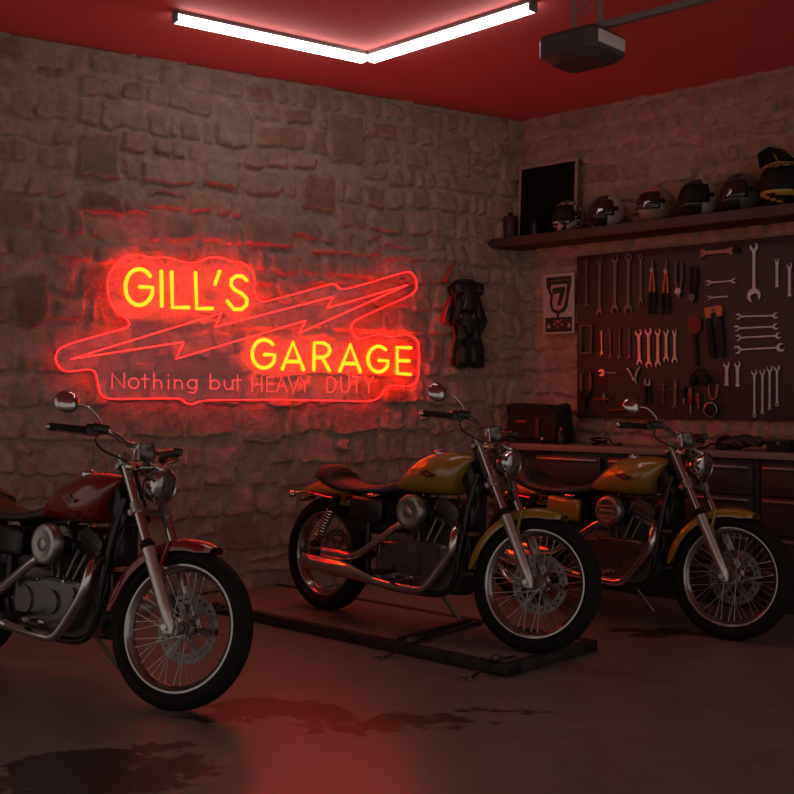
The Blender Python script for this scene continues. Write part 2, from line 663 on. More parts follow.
outline = [cropA(p) for p in ((60, 470), (75, 435), (120, 412), (235, 378), (335, 350), (355, 333), (340, 308), (306, 287), (278, 240), (269, 170), (290, 110), (330, 72), (385, 58), (440, 70), (500, 68), (560, 85), (620, 90), (680, 68), (740, 75))]
outline += [cropB(p) for p in ((0, 85), (50, 92), (90, 125), (98, 165), (100, 215), (125, 243), (165, 238), (280, 208), (400, 175), (425, 182), (452, 195), (570, 165), (698, 128), (730, 143), (741, 180), (722, 215), (620, 262), (520, 308), (487, 330), (485, 362), (510, 392), (550, 383), (600, 375), (640, 385), (700, 375), (740, 395), (750, 430), (747, 540), (720, 578), (640, 578), (612, 598), (590, 628), (540, 640), (420, 638), (200, 635))]
outline += [cropA(p) for p in ((740, 635), (640, 640), (605, 652), (575, 645), (550, 630), (420, 630), (275, 630), (238, 603), (225, 545), (203, 515), (110, 522), (75, 503))]
oc = [S2(p, SOFF) for p in outline]
oc3 = catmull(oc + [oc[0]], 3)[:-1]

pane = bpy.data.materials.new('clear_acrylic')
pane.use_nodes = True
nt = pane.node_tree
nt.nodes.remove(nt.nodes['Principled BSDF'])
tr, gl, mi = nt.nodes.new('ShaderNodeBsdfTransparent'), nt.nodes.new('ShaderNodeBsdfGlossy'), nt.nodes.new('ShaderNodeMixShader')
tr.inputs['Color'].default_value = (.95, .93, .93, 1)
gl.inputs['Roughness'].default_value = .12
mi.inputs['Fac'].default_value = .05
nt.links.new(tr.outputs[0], mi.inputs[1])
nt.links.new(gl.outputs[0], mi.inputs[2])
nt.links.new(mi.outputs[0], nt.nodes['Material Output'].inputs['Surface'])
poly = [(p.x, p.z) for p in oc3]
MB().prism(poly, Matrix.Translation((0, -SOFF, 0)), .005).build('acrylic_panel', pane, SIGN, smooth=False)

m_edge = emit('red_edge_glow', (1.0, .0055, .005), EDGE_E)
m_bolt = emit('red_bolt_glow', (1.0, .008, .007), BOLT_E)
m_yel = emit('yellow_neon', (1.0, .74, .02), YEL_E)
m_back = emit('red_backlight', (1.0, .004, .003), BACK_E)
m_strip = emit('red_strip', (1.0, .004, .003), STRIP_E)
m_strip2 = emit('dim_red_strip', (1.0, .004, .003), STRIP_E * .3)
m_small = emit('dim_red_neon', (1.0, .07, .06), SMALL_E)

b = MB()
ring = [p + V((0, -.0025, 0)) for p in oc3]
b.tube(ring + [ring[0]], .0025, 6)
b.build('edge_outline', m_edge, SIGN)
# red strips behind the edge of the panel: bright round the two words, weak along the bolt
def strip(i0, i1, m, r=.0045):
    b = MB()
    b.tube([p + V((0, .012, 0)) for p in oc3[i0 * 3:i1 * 3 + 1]], r, 6)
    b.build('edge_light_strip', m, SIGN, 'red light strip behind the edge of the panel')
strip(4, 25, m_strip)
strip(25, 36, m_strip2)
strip(37, 51, m_strip)
strip(51, 68, m_strip2)


def strokes(bld, lines, r, off, smooth=0, n=8):
    for l in lines:
        pts = [S2(p, off) for p in l]
        bld.tube(pts, r, n, smooth if len(pts) > 2 else 0)
        for q in (pts[0], pts[-1]):
            bld.ball(q, (r, r, r), 8, 6)


def arc(cx, cy, rx, ry, a0, a1, n=12):
    return [(cx + rx * cos(R(a0 + (a1 - a0) * i / n)), cy - ry * sin(R(a0 + (a1 - a0) * i / n))) for i in range(n + 1)]


gills = [[cropA(p) for p in arc(394, 187, 55, 72, 38, 330, 16) + [(446, 214), (447, 188), (396, 186)]],
         [cropA(p) for p in ((482, 125), (484, 262))],
         [cropA(p) for p in ((523, 127), (526, 268), (590, 268))],
         [cropA(p) for p in ((618, 130), (622, 272), (684, 272))],
         [cropA(p) for p in ((713, 125), (695, 175))],
         [cropB(p) for p in ((66, 160), (50, 144), (25, 143), (6, 157), (4, 180), (20, 198), (48, 213), (67, 233), (66, 258), (46, 275), (16, 275), (-10, 243))]]
garage = [[cropB(p) for p in arc(135, 452, 47, 56, 42, 325, 16) + [(176, 478), (177, 455), (138, 455)]],
          [cropB(p) for p in ((208, 512), (250, 405), (292, 515))], [cropB(p) for p in ((222, 482), (279, 483))],
          [cropB(p) for p in ((333, 515), (335, 408), (372, 409), (391, 420), (397, 438), (390, 456), (370, 466), (336, 466))], [cropB(p) for p in ((366, 467), (395, 518))],
          [cropB(p) for p in ((436, 520), (478, 415), (517, 522))], [cropB(p) for p in ((449, 490), (504, 491))],
          [cropB(p) for p in arc(590, 473, 42, 51, 48, 322, 16) + [(626, 498), (627, 479), (592, 478)]],
          [cropB(p) for p in ((718, 428), (664, 426), (664, 530), (716, 533))], [cropB(p) for p in ((665, 478), (711, 480))]]


def word(name, lines, label):
    b = MB()
    strokes(b, lines, .0125, SOFF + .016)
    o = b.build(name, m_yel, SIGN, label)
    b = MB()
    strokes(b, lines, .0065, SOFF - .008, n=6)
    b.build('red_backlight', m_back, SIGN, 'red light strip glowing behind the letters')
    return o


def rounded(line, rr=0):
    return line
word('upper_word', gills, 'yellow glowing word GILL\'S')
word('lower_word', garage, 'yellow glowing word GARAGE')

# lightning bolt
bolt = [cropA((125, 472)), cropA((720, 290)), cropA((695, 345)), cropB((410, 225)), cropB((388, 270)), cropB((705, 178)), cropB((275, 370)), cropB((300, 320)), cropA((540, 472)), cropA((570, 405)), cropA((125, 472))]
b = MB()
strokes(b, [[bolt[i], bolt[i + 1]] for i in range(10)], .0032, SOFF + .012, n=6)
b.build('lightning_bolt', m_bolt, SIGN, 'thin red glowing lightning bolt outline')

# tagline
def caps(x, y0, y1, w, ch):
    G = {'H': [[(0, 0), (0, 1)], [(1, 0), (1, 1)], [(0, .5), (1, .5)]], 'E': [[(1, 1), (0, 1), (0, 0), (1, 0)], [(0, .5), (.85, .5)]],
         'A': [[(0, 0), (.5, 1), (1, 0)], [(.2, .36), (.8, .36)]], 'V': [[(0, 1), (.5, 0), (1, 1)]], 'Y': [[(0, 1), (.5, .5), (1, 1)], [(.5, .5), (.5, 0)]],
         'D': [[(0, 0), (0, 1), (.5, 1), (.85, .85), (1, .5), (.85, .15), (.5, 0), (0, 0)]], 'U': [[(0, 1), (0, .3), (.2, .05), (.5, 0), (.8, .05), (1, .3), (1, 1)]],
         'T': [[(.5, 0), (.5, 1)], [(0, 1), (1, 1)]], 'N': [[(0, 0), (0, 1), (1, 0), (1, 1)]], 'X': [[(0, 0), (1, 1)], [(0, 1), (1, 0)]], 'I': [[(.5, 0), (.5, 1)]],
         'O': [[(.5, 0), (.85, .15), (1, .5), (.85, .85), (.5, 1), (.15, .85), (0, .5), (.15, .15), (.5, 0)]], '7': [[(0, 1), (1, 1), (.35, 0)]]}
    return [[(x + p[0] * w, y1 + (y0 - y1) * p[1]) for p in l] for l in G[ch]]
words_ = {'nothing_word': [], 'but_word': [], 'heavy_word': [], 'duty_word': []}
tl = words_['nothing_word']
tl += caps(163, 284, 314, 24, 'N')
tl += [arc(206, 304, 10, 10, 0, 360, 14), [(228, 287), (228, 314)], [(221, 296), (236, 296)],
       [(246, 284), (246, 314)], [(246, 304), (250, 298), (257, 298), (261, 304), (261, 314)],
       [(275, 297), (275, 315)], [(275, 288), (275, 289)],
       [(287, 297), (287, 315)], [(287, 304), (291, 298), (298, 298), (302, 304), (302, 315)],
       arc(322, 306, 9, 9, 0, 360, 14), [(331, 297), (331, 316), (326, 323), (315, 322)],
       ]
tl = words_['but_word']
tl += [[(358, 286), (358, 316)], arc(367, 307, 9, 9, 0, 360, 14),
       [(386, 298), (386, 309), (390, 316), (398, 316), (402, 309), (402, 298)], [(402, 309), (402, 317)],
       [(412, 288), (412, 317)], [(405, 298), (419, 298)]]
tl = words_['heavy_word']
for ch, x, w_ in (('H', 441, 19), ('E', 470, 14), ('A', 489, 21), ('V', 513, 20), ('Y', 537, 17)):
    tl += caps(x, 292, 321, w_, ch)
tl = words_['duty_word']
for ch, x, w_ in (('D', 590, 17), ('U', 617, 17), ('T', 640, 17), ('Y', 664, 17)):
    tl += caps(x, 292, 322, w_, ch)
for nm, tl in words_.items():
    b = MB()
    strokes(b, [[cropZ(p) for p in l] for l in tl], .0048, SOFF + .010, n=6)
    b.build(nm, m_small, SIGN, 'dim red small word of the line Nothing but HEAVY DUTY')
# stand-off screws
for p in (cropA((278, 600)), cropA((360, 85)), cropA((90, 475)), cropB((575, 628)), cropB((690, 150)), cropB((728, 400))):
    q = S2(p, SOFF)
    MB().cyl((q.x, -.004, q.z), (q.x, -SOFF - .012, q.z), .006, n=10).build('standoff_screw', M_['brushed'], SIGN)
# ------------------------------------------------------------------ motorcycles
# bike frame: x forward from the rear axle, y to the rider's left, z up from the tyre contact
def paint(name, col, col2):
    return mat(name, col, .22, 0, coat=1.0, spec=.6, noise=.05, nscale=3)


RAKE = R(28.6)
FA = V((1.492, 0, .325))
FU = V((-sin(RAKE), 0, cos(RAKE)))       # up along the fork
FF = V((cos(RAKE), 0, sin(RAKE)))        # forward, square to the fork
FORK0 = V((1.508, 0, .325))              # fork line passes just ahead of the axle
STEER_O = FORK0 - FF * .055


def fk(t, fwd=0.0, y=0.0):
    """a point t metres up the fork line, fwd ahead of it, y to the left"""
    return FORK0 + FU * t + FF * fwd + V((0, y, 0))


def wheel(root, c, tyre_r, rim_r, w, disc_side, disc_r, steer=None, rear=False):
    y = V((0, 1, 0))
    b = MB()
    rw = w * .62
    prof = [(rim_r - .003, -rw), (rim_r + .004, -rw + .001), (rim_r + .004, -rw + .006), (rim_r - .001, -rw + .008), (rim_r - .008, -rw * .55), (rim_r - .018, -rw * .3), (rim_r - .022, 0),
            (rim_r - .018, rw * .3), (rim_r - .008, rw * .55), (rim_r - .001, rw - .008), (rim_r + .004, rw - .006), (rim_r + .004, rw - .001), (rim_r - .003, rw),
            (rim_r - .007, rw - .002), (rim_r - .013, rw * .58), (rim_r - .024, rw * .28), (rim_r - .028, 0), (rim_r - .024, -rw * .28), (rim_r - .013, -rw * .58), (rim_r - .007, -rw + .002)]
    b.lathe([(p[0], p[1]) for p in prof] + [prof[0]], c, y, 72)
    rim = b.build('rear_wheel' if rear else 'front_wheel', M_['rimchrome'], root, ang=50)
    # tyre
    b = MB()
    tp = []
    n = 20
    for i in range(n + 1):
        a = pi * (1.12 * i / n - .06)
        rad = (tyre_r - rim_r) * .5
        tp.append((rim_r + .002 + rad * 1.0 + rad * sin(a) * 1.0 - (rad * .02), -w * cos(a)))
    tp = [(rim_r - .004, -rw + .004)] + [(rim_r + .012, -rw - .002)] + [(min(tyre_r, rim_r + .002 + (tyre_r - rim_r) * (.30 + .70 * sin(pi * i / n))), -w * cos(pi * i / n) ** 1 if True else 0) for i in range(n + 1)] + [(rim_r + .012, rw + .002), (rim_r - .004, rw - .004)]
    b.lathe(tp, c, y, 80)
    b.build('tire', M_['rubber'], rim, ang=60)
    # tread grooves are cut as fine raised blocks in one mesh of the tyre's own pattern
    b = MB()
    hub_r = .034
    b.lathe([(.009, -w - .004), (.030, -w - .004), (.034, -w + .006), (.024, -w + .012), (.024, -.022), (hub_r + .006, -.020), (hub_r + .006, -.016), (.022, -.010), (.022, .010), (hub_r + .006, .016), (hub_r + .006, .020), (.024, .022), (.024, w - .012), (.034, w - .006), (.030, w + .004), (.009, w + .004)], c, y, 28)
    b.build('hub', M_['brushed'], rim)
    b = MB()
    N = 40
    for i in range(N):
        side = -1 if i % 2 else 1
        cross = 1 if (i // 2) % 2 else -1
        a0 = 2 * pi * i / N
        a1 = a0 + cross * R(52)
        p0 = V(c) + V((cos(a1) * (hub_r + .004), side * .018, sin(a1) * (hub_r + .004)))
        p1 = V(c) + V((cos(a0) * (rim_r - .028), side * .004, sin(a0) * (rim_r - .028)))
        b.cyl(p0, p1, .0019, n=5)
        d = (p1 - p0).normalized()
        b.cyl(p1 - d * .014, p1 + d * .004, .0034, n=5)
    b.build('spokes', M_['brushed'], rim)
    # perforated brake disc on a spider
    dy = disc_side * (.050 if not rear else .062)
    b = MB()
    oc_ = V(c) + V((0, dy, 0))
    def sheet(ra, rb, a0, a1, n_):
        vs, fs = [], []
        for k in range(n_ + 1):
            a = a0 + (a1 - a0) * k / n_
            for rr in (ra, rb):
                for t in (-.0025, .0025):
                    vs.append(oc_ + V((cos(a) * rr, t, sin(a) * rr)))
        for k in range(n_):
            o = k * 4
            q = o + 4
            fs += [[o, o + 2, q + 2, q], [o + 1, q + 1, q + 3, o + 3], [o, q, q + 1, o + 1], [o + 2, o + 3, q + 3, q + 2]]
        fs += [[0, 1, 3, 2], [n_ * 4, n_ * 4 + 2, n_ * 4 + 3, n_ * 4 + 1]]
        b.add(vs, fs)
    r1, r0 = disc_r, disc_r * .70
    m1, m2 = r0 + (r1 - r0) * .36, r0 + (r1 - r0) * .60
    sheet(r0, m1, 0, 2 * pi, 60)
    sheet(m2, r1, 0, 2 * pi, 60)
    for k in range(24):
        sheet(m1, m2, 2 * pi * k / 24, 2 * pi * (k + .6) / 24, 2)
    for k in range(6):
        a = 2 * pi * k / 6
        sheet(.026, r0 + .002, a - .17, a + .17, 3)
    sheet(.020, .040, 0, 2 * pi, 30)
    b.build('brake_disc', M_['disc'], rim)
    return rim


def fender(c, r, a0, a1, w, drop, m, name, root, n=30, label=None):
    b = MB()
    rings = []
    cr = [(-drop, -w), (-drop * .35, -w), (-.004, -w * .80), (.006, -w * .45), (.010, 0), (.006, w * .45), (-.004, w * .80), (-drop * .35, w), (-drop, w)]
    t = .003
    full = cr + [(p[0] - t if abs(p[1]) < w * .99 else p[0], p[1] * (1 - t / w) if abs(p[1]) >= w * .99 else p[1]) for p in cr[::-1]]
    for i in range(n + 1):
        a = R(a0 + (a1 - a0) * i / n)
        e = min(1, .35 + min(i, n - i) * .22)            # the ends are rounded off in plan
        rings.append([V(c) + V((cos(a) * (r + p[0] * (.3 + .7 * e)), p[1] * (.72 + .28 * e), sin(a) * (r + p[0] * (.3 + .7 * e)))) for p in full])
    b.loft(rings)
    return b.build(name, m, root, label, ang=50)


def superloft(secs, n=28, ex=2.6):
    """secs: (x_bottom, z_bottom, x_top, z_top, half_width); rings of rounded sections"""
    rings = []
    for xb, zb, xt, zt, hw in secs:
        ring = []
        for j in range(n):
            t = 2 * pi * j / n
            cy = math.copysign(abs(cos(t)) ** (2 / ex), cos(t))
            sz = math.copysign(abs(sin(t)) ** (2 / ex), sin(t))
            k = .5 + .5 * sz
            # wider low down, round on top
            wv = hw * (1.0 if k < .45 else 1 - .18 * (k - .45) / .55)
            ring.append(V((xb + (xt - xb) * k, cy * wv, zb + (zt - zb) * k)))
        rings.append(ring)
    return rings


def smooth_secs(secs, n=5):
    pts = [np.array(s, float) for s in secs]
    P = [2 * pts[0] - pts[1]] + pts + [2 * pts[-1] - pts[-2]]
    out = []
    for i in range(1, len(P) - 2):
        a, b, c, d = P[i - 1], P[i], P[i + 1], P[i + 2]
        for k in range(n):
            t = k / n
            out.append(0.5 * ((2 * b) + (c - a) * t + (2 * a - 5 * b + 4 * c - d) * t * t + (3 * b - a - 3 * c + d) * t ** 3))
    out.append(pts[-1])
    return out


def motorcycle(M, steer, body, body_word, label, side_cover, emblem, group):
    root = empty('motorcycle', M, label, 'motorcycle', group)
    ST = Matrix.Translation(STEER_O) @ Matrix.Rotation(R(steer), 4, FU) @ Matrix.Translation(-STEER_O)

    def front(o):
        o.matrix_local = ST
        return o

    ch, bl, al, br = M_['chrome'], M_['black'], M_['alu'], M_['brushed']
    # ---- wheels
    front(wheel(root, FA, .330, .258, .050, 1, .146))
    wheel(root, V((0, 0, .325)), .325, .238, .066, -1 if False else 1, .140, rear=True)
    # ---- front fork
    for s, nm in ((-1, 'fork_tube'), (1, 'fork_tube')):
        b = MB()
        b.cyl(fk(.30, 0, s * .105), fk(.785, 0, s * .105), .0205, n=20)
        tb = b.build(nm, ch, root)
        b = MB()
        b.tube([fk(-.012, -.004, s * .105), fk(.02, 0, s * .105), fk(.10, 0, s * .105), fk(.30, 0, s * .105), fk(.352, 0, s * .105)], [.016, .0235, .026, .0275, .029], 22)
        b.cyl(V((1.492, s * .085, .325)), V((1.492, s * .135, .325)), .013, n=14)
        b.box(fk(.0, -.008, s * .105), (.05, .028, .05), bev=.008)
        b.build('fork_slider', M_['slider'], tb)
        b = MB()
        b.cyl(fk(.350, 0, s * .105), fk(.372, 0, s * .105), .031, n=22)
        b.cyl(fk(.372, 0, s * .105), fk(.386, 0, s * .105), .027, .023, n=22)
        b.build('dust_seal', M_['blackmat'], tb)
        front(tb)
    for t, h in ((.535, .045), (.755, .040)):
        b = MB()
        for s in (-1, 1):
            b.cyl(fk(t - h / 2, 0, s * .105), fk(t + h / 2, 0, s * .105), .030, n=22)
        rot = Matrix.Rotation(-RAKE, 4, 'Y')
        b.box(fk(t, -.03, 0), (.055, .20, h * .7), rot, bev=.008)
        for s in (-1, 1) if t > .6 else ():
            b.cyl(fk(.770, 0, s * .105), fk(.797, 0, s * .105), .021, n=6)
        front(b.build('triple_clamp', br, root))
    # caliper
    b = MB()
    b.box(fk(.125, -.055, .072), (.06, .06, .10), Matrix.Rotation(-RAKE, 4, 'Y'), bev=.012)
    front(b.build('brake_caliper', bl, root))
    # ---- headlamp
    hc = fk(.615, .072, 0)
    ax = V((.985, 0, -.10)).normalized()
    b = MB()
    b.lathe([(.0, -.085), (.030, -.082), (.055, -.070), (.074, -.045), (.084, -.015), (.088, .012), (.093, .016), (.094, .030), (.087, .036), (.082, .030)], hc, ax, 40)
    b.v = [hc + (p - hc) * .86 for p in b.v]
    hl = b.build('headlight', ch, root)
    b = MB()
    b.lathe([(.083, .030), (.070, .040), (.045, .047), (.0, .050)], hc, ax, 36)
    b.v = [hc + (p - hc) * .86 for p in b.v]
    b.build('lamp_glass', M_['glass'], hl)
    b = MB()
    b.box(hc + V((-.02, 0, .084)), (.075, .05, .022), Matrix.Rotation(R(14), 4, 'Y'), bev=.007)
    b.tube([hc + V((-.05, 0, .082)), hc + V((-.09, 0, .082)), hc + V((-.14, 0, .07))], .013, 10, 4)
    b.build('visor_bracket', ch, hl)
    front(hl)
    # ---- gauge
    g = fk(.795, .055, 0)
    gx = V((-.50, 0, .86)).normalized()
    b = MB()
    b.lathe([(.0, -.055), (.026, -.052), (.040, -.038), (.046, -.010), (.047, .014), (.050, .018), (.050, .026), (.044, .030), (.0, .028)], g, gx, 32)
    b.v = [g + (p - g) * .85 for p in b.v]
    b.tube([g - gx * .04, fk(.74, .02, 0)], .012, 8)
    sp = b.build('speedometer', M_['engine'], root)
    b = MB()
    b.lathe([(.036, .0246), (.0, .0265)], g, gx, 28)
    b.build('gauge_face', bl, sp)
    front(sp)
    # ---- handlebar in the unsteered frame
    def side(s):
        return [V((1.150, s * .045, 1.062)), V((1.152, s * .12, 1.062)), V((1.150, s * .19, 1.080)), V((1.142, s * .245, 1.088)), V((1.105, s * .29, 1.080)), V((.985, s * .402, 1.071))]
    L_, R_ = side(1), side(-1)
    b = MB()
    b.tube(L_[::-1] + R_, .0125, 12, 5)
    for s in (-1, 1):
        b.cyl(V((1.165, s * .045, 1.0)), V((1.150, s * .045, 1.075)), .017, n=14)
        b.box((1.150, s * .045, 1.066), (.042, .028, .040), bev=.007)
    hb = b.build('handlebar', ch, root)
    for s in (-1, 1):
        e1, e0 = V((.972, s * .412, 1.070)), V((1.085, s * .308, 1.079))
        d = (e0 - e1).normalized()
        b = MB()
        b.tube([e1, e1 + d * .006, e1 + d * .012, e0 - d * .006, e0], [.012, .018, .0165, .0165, .020], 16)
        b.build('grip', M_['grip'], hb)
        b = MB()
        b.tube([e1 - d * .010, e1 - d * .003, e1 + d * .006], [.009, .0150, .0165], 14)
        b.build('bar_end_cap', ch, hb)
        rz = Matrix.Rotation(math.atan2(d.y, d.x), 4, 'Z')
        b = MB()
        b.box(e0 + d * .024 + V((0, 0, .004)), (.060, .052, .048), rz, bev=.008)
        b.box(e0 + d * .030 + V((.030, 0, .014)), (.07, .040, .034), rz, bev=.006)
        b.build('switch_housing', bl, hb)
        b = MB()
        f = V((.042, 0, 0))
        b.tube([e0 + d * .02 + f * .9 + V((0, 0, -.012)), e0 + f * 1.15 + V((0, 0, -.016)), e0 - d * .06 + f * 1.3 + V((0, 0, -.018)), e1 + d * .012 + f * 1.2 + V((0, 0, -.016)), e1 + d * .004 + f * 1.1 + V((0, 0, -.014))], [.007, .0062, .0056, .005, .0075], 8, 4, flat=.7)
        b.build('brake_lever' if s < 0 else 'clutch_lever', br, hb)
    front(hb)
    # cables
    b = MB()
    b.tube([V((1.145, -.28, 1.085)), V((1.13, -.30, 1.045)), V((1.14, -.26, 1.01)), V((1.17, -.17, .99)), V((1.20, -.06, .96)), V((1.26, .02, .86)), V((1.30, .06, .72))], .0042, 7, 6)
    b.tube([V((1.135, .28, 1.09)), V((1.17, .25, 1.06)), V((1.22, .12, 1.04)), V((1.24, .02, .98)), V((1.20, -.03, .86)), V((1.14, -.05, .70))], .0042, 7, 6)
    front(b.build('control_cable', bl, root))
    # mirror on the right-hand bar
    b = MB()
    mc = V((1.045, -.415, 1.178))
    b.tube([V((1.130, -.275, 1.100)), V((1.128, -.30, 1.135)), V((1.100, -.350, 1.172)), mc + V((.018, .03, -.004))], [.0045, .0042, .0042, .0045], 8, 5)
    st = None
    ax = V((.70, -.66, .30)).normalized()
    mr_ = MB()
    mr_.lathe([(.0, .024), (.022, .021), (.040, .012), (.049, .001), (.050, -.004), (.047, -.007), (.0, -.007)], mc, ax, 32)
    mi_ = mr_.build('mirror', M_['chrome'], root)
    b.build('mirror_stem', ch, mi_)
    front(mi_)
    # turn signals, front
    for s in (-1, 1):
        b = MB()
        p = V((1.19, s * .155, 1.005)) if s < 0 else V((1.17, s * .20, 1.055))
        p = fk(.70, .045, s * .15)
        b.ball(p, (.024, .022, .022), 16, 10)
        b.cyl(p, p + V((-.01, -s * .04, .0)), .006, n=8)
        # only a small chrome bullet: seen edge-on from the side
        o = b.build('turn_signal', ch, root)
        MB().ball(p + V((.010, 0, 0)), (.018, .017, .017), 14, 8).build('amber_lens', M_['orange'], o)
        o.scale = (1, 1, 1)
        front(o)
    # ---- front fender and its bracket
    ff = fender(FA, .360, 71, 175, .062, .045, body, 'front_fender', root, label=body_word + ' front mudguard')
    b = MB()
    for s in (-1, 1):
        b.tube([FA + V((cos(R(104)) * .355, s * .058, sin(R(104)) * .355)), fk(.27, .02, s * .075), fk(.19, .012, s * .082)], [.014, .016, .012], 8, flat=.5)
    b.build('fender_bracket', body, ff)
    front(ff)
    # ---- fuel tank
    secs = smooth_secs([(.565, .730, .557, .742, .030), (.592, .722, .585, .782, .070), (.655, .716, .655, .845, .100), (.735, .714, .740, .902, .122), (.820, .712, .835, .933, .134), (.895, .714, .935, .944, .134), (.950, .718, 1.020, .940, .122), (.982, .728, 1.075, .932, .098), (.996, .744, 1.095, .920, .070)], 4)
    b = MB()
    b.loft(superloft(secs))
    tank = b.build('fuel_tank', body, root, body_word + ' teardrop fuel tank', ang=60)
    b = MB()
    b.lathe([(.034, -.012), (.036, .004), (.034, .012), (.028, .018), (.0, .020)], V((.860, -.03, .932)), V((-.12, -.05, 1)), 24)
    b.build('fuel_cap', ch, tank)
    # winged badge on both sides of the tank
    wing = [(-.085, .012), (-.055, .006), (-.030, .014), (0, .026), (.030, .012), (.085, .010), (.060, -.002), (.075, -.010), (.040, -.012), (0, -.024), (-.035, -.012), (-.070, -.010), (-.052, -.002)]
    for s in (-1, 1):
        T = Matrix.Translation((.868, s * .1365, .822)) @ Matrix.Rotation(R(6), 4, 'Y') @ Matrix.Rotation(s * R(-5), 4, 'X') @ Matrix.Rotation(s * R(5), 4, 'Z')
        b = MB()
        b.prism([(p[0] * .8, p[1] * .85) for p in wing], T, .003 * (1 if s < 0 else -1))
        b.cur = 1
        b.prism([(p[0] * .34, p[1] * .45) for p in wing], T, .0042 * (1 if s < 0 else -1))
        b.build('tank_badge', [emblem, M_['redpl']], tank, 'small winged badge')
    # ---- seat
    S_ = smooth_secs([(-.062, .756, -.055, .778, .070), (-.048, .745, -.040, .812, .100), (.00, .726, .000, .838, .116), (.045, .708, .045, .834, .120), (.085, .698, .078, .806, .122), (.135, .692, .130, .764, .126), (.270, .688, .290, .738, .130), (.450, .692, .450, .742, .122), (.540, .704, .540, .760, .098), (.610, .722, .610, .782, .066), (.640, .735, .640, .776, .045)], 4)
    b = MB()
    b.loft(superloft(S_, 28, 3.2))
    seat = b.build('seat', M_['leather'], root, 'black two-up seat with raised passenger pad', ang=60)
    b = MB()
    for x in (.105, .088):
        b.tube([V((x + .01, -.11, .742)), V((x, -.09, .790)), V((x - .005, 0, .800 + (.105 - x))), V((x, .09, .790)), V((x + .01, .11, .742))], .004, 6, 5)
    b.build('seat_piping', M_['leather'], seat)
    # ---- rear fender, struts, tail lamp
    rf = fender(V((.0, 0, .335)), .402, 50, 122, .084, .075, body, 'rear_fender', root, label=body_word + ' rear mudguard')
    b = MB()
    for s in (-1, 1):
        b.tube([V((.24, s * .105, .655)), V((.11, s * .105, .652)), V((-.06, s * .100, .668)), V((-.175, s * .088, .668))], [.012, .015, .014, .009], 8, 4, flat=.6)
    b.build('fender_strut', ch, rf)
    b = MB()
    b.box((-.222, 0, .640), (.05, .10, .055), Matrix.Rotation(R(-25), 4, 'Y'), bev=.012)
    tl_ = b.build('tail_lamp', ch, root)
    MB().box((-.243, 0, .632), (.030, .092, .048), Matrix.Rotation(R(-25), 4, 'Y'), bev=.010).build('red_lens', M_['redpl'], tl_)
    for s in (-1, 1):
        b = MB()
        p = V((-.19, s * .145, .655))
        b.ball(p, (.028, .022, .022), 16, 10)
        b.cyl(p, V((-.165, s * .085, .668)), .006, n=8)
        o = b.build('turn_signal', ch, root)
        MB().ball(p + V((-.012, 0, 0)), (.021, .0175, .0175), 14, 8).build('amber_lens', M_['orange'], o)
    # ---- shocks
    for s in (-1, 1):
        a_, z_ = V((.195, s * .145, .655)), V((.030, s * .135, .385))
        d = (a_ - z_)
        b = MB()
        b.cyl(z_, a_, .011, n=10)
        b.cyl(a_ - d * .22, a_ + d * .01, .024, .026, n=18)
        b.cyl(z_ - d * .01, z_ + d * .12, .020, n=16)
        for p in (a_, z_):
            b.cyl(p - V((0, .02, 0)), p + V((0, .02, 0)), .020, n=14)
        sh = b.build('rear_shock', bl, root)
        b = MB()
        u = d.normalized()
        a1 = u.cross(V((0, 1, 0))).normalized()
        b1 = u.cross(a1)
        pts = [z_ + d * (.12 + .66 * k / 110) + a1 * .026 * cos(2 * pi * 11 * k / 110) + b1 * .026 * sin(2 * pi * 11 * k / 110) for k in range(111)]
        b.tube(pts, .0042, 6)
        b.build('coil_spring', ch, sh)
    # ---- frame
    b = MB()
    for s in (-1, 1):
        b.tube([V((1.125, s * .025, .84)), V((1.095, s * .06, .66)), V((1.075, s * .085, .45)), V((1.060, s * .095, .30)), V((1.00, s * .10, .225)), V((.85, s * .105, .205)), V((.55, s * .11, .215)), V((.44, s * .11, .30)), V((.43, s * .11, .45)), V((.42, s * .10, .68))], .0165, 12, 4)
        b.tube([V((.43, s * .10, .675)), V((.25, s * .105, .665)), V((.10, s * .105, .668)), V((-.08, s * .095, .672))], .014, 10, 4)
        b.tube([V((.44, s * .11, .36)), V((.22, s * .125, .345)), V((.0, s * .118, .325))], [.024, .020, .020], 12, 4)
        b.cyl(V((-.02, s * .118, .325)), V((.06, s * .122, .328)), .026, n=14)
    b.tube([V((1.125, 0, .90)), V((1.0, 0, .86)), V((.75, 0, .72)), V((.42, 0, .69))], .022, 12, 4)
    hd0, hd1 = STEER_O + FU * .50, STEER_O + FU * .77
    b.cyl(hd0, hd1, .034, n=20)
    b.box((1.075, 0, .80), (.10, .09, .20), Matrix.Rotation(R(-24), 4, 'Y'), bev=.02)
    b.cyl(V((.0, -.15, .325)), V((.0, .15, .325)), .011, n=12)
    b.cyl(V((.46, -.13, .36)), V((.46, .13, .36)), .020, n=12)
    b.build('frame', bl, root, 'black tubular frame')
    b = MB()
    b.lathe([(.0, .0), (.016, .002), (.020, .010), (.012, .020)], V((0, -.168, .325)), V((0, 1, 0)), 6)
    b.build('axle_nut', ch, root)
    # electrics and regulator in front of the engine
    b = MB()
    b.box((1.105, 0, .43), (.05, .13, .18), Matrix.Rotation(R(-4), 4, 'Y'), bev=.01)
    b.box((1.085, 0, .62), (.06, .11, .16), Matrix.Rotation(R(-12), 4, 'Y'), bev=.015)
    b.cyl(V((1.06, -.02, .27)), V((1.13, -.02, .285)), .038, n=20)
    b.build('regulator', bl, root)
    b = MB()
    b.tube([V((1.11, -.085, .52)), V((1.13, -.10, .46)), V((1.10, -.11, .36)), V((1.05, -.115, .27))], .005, 6, 5)
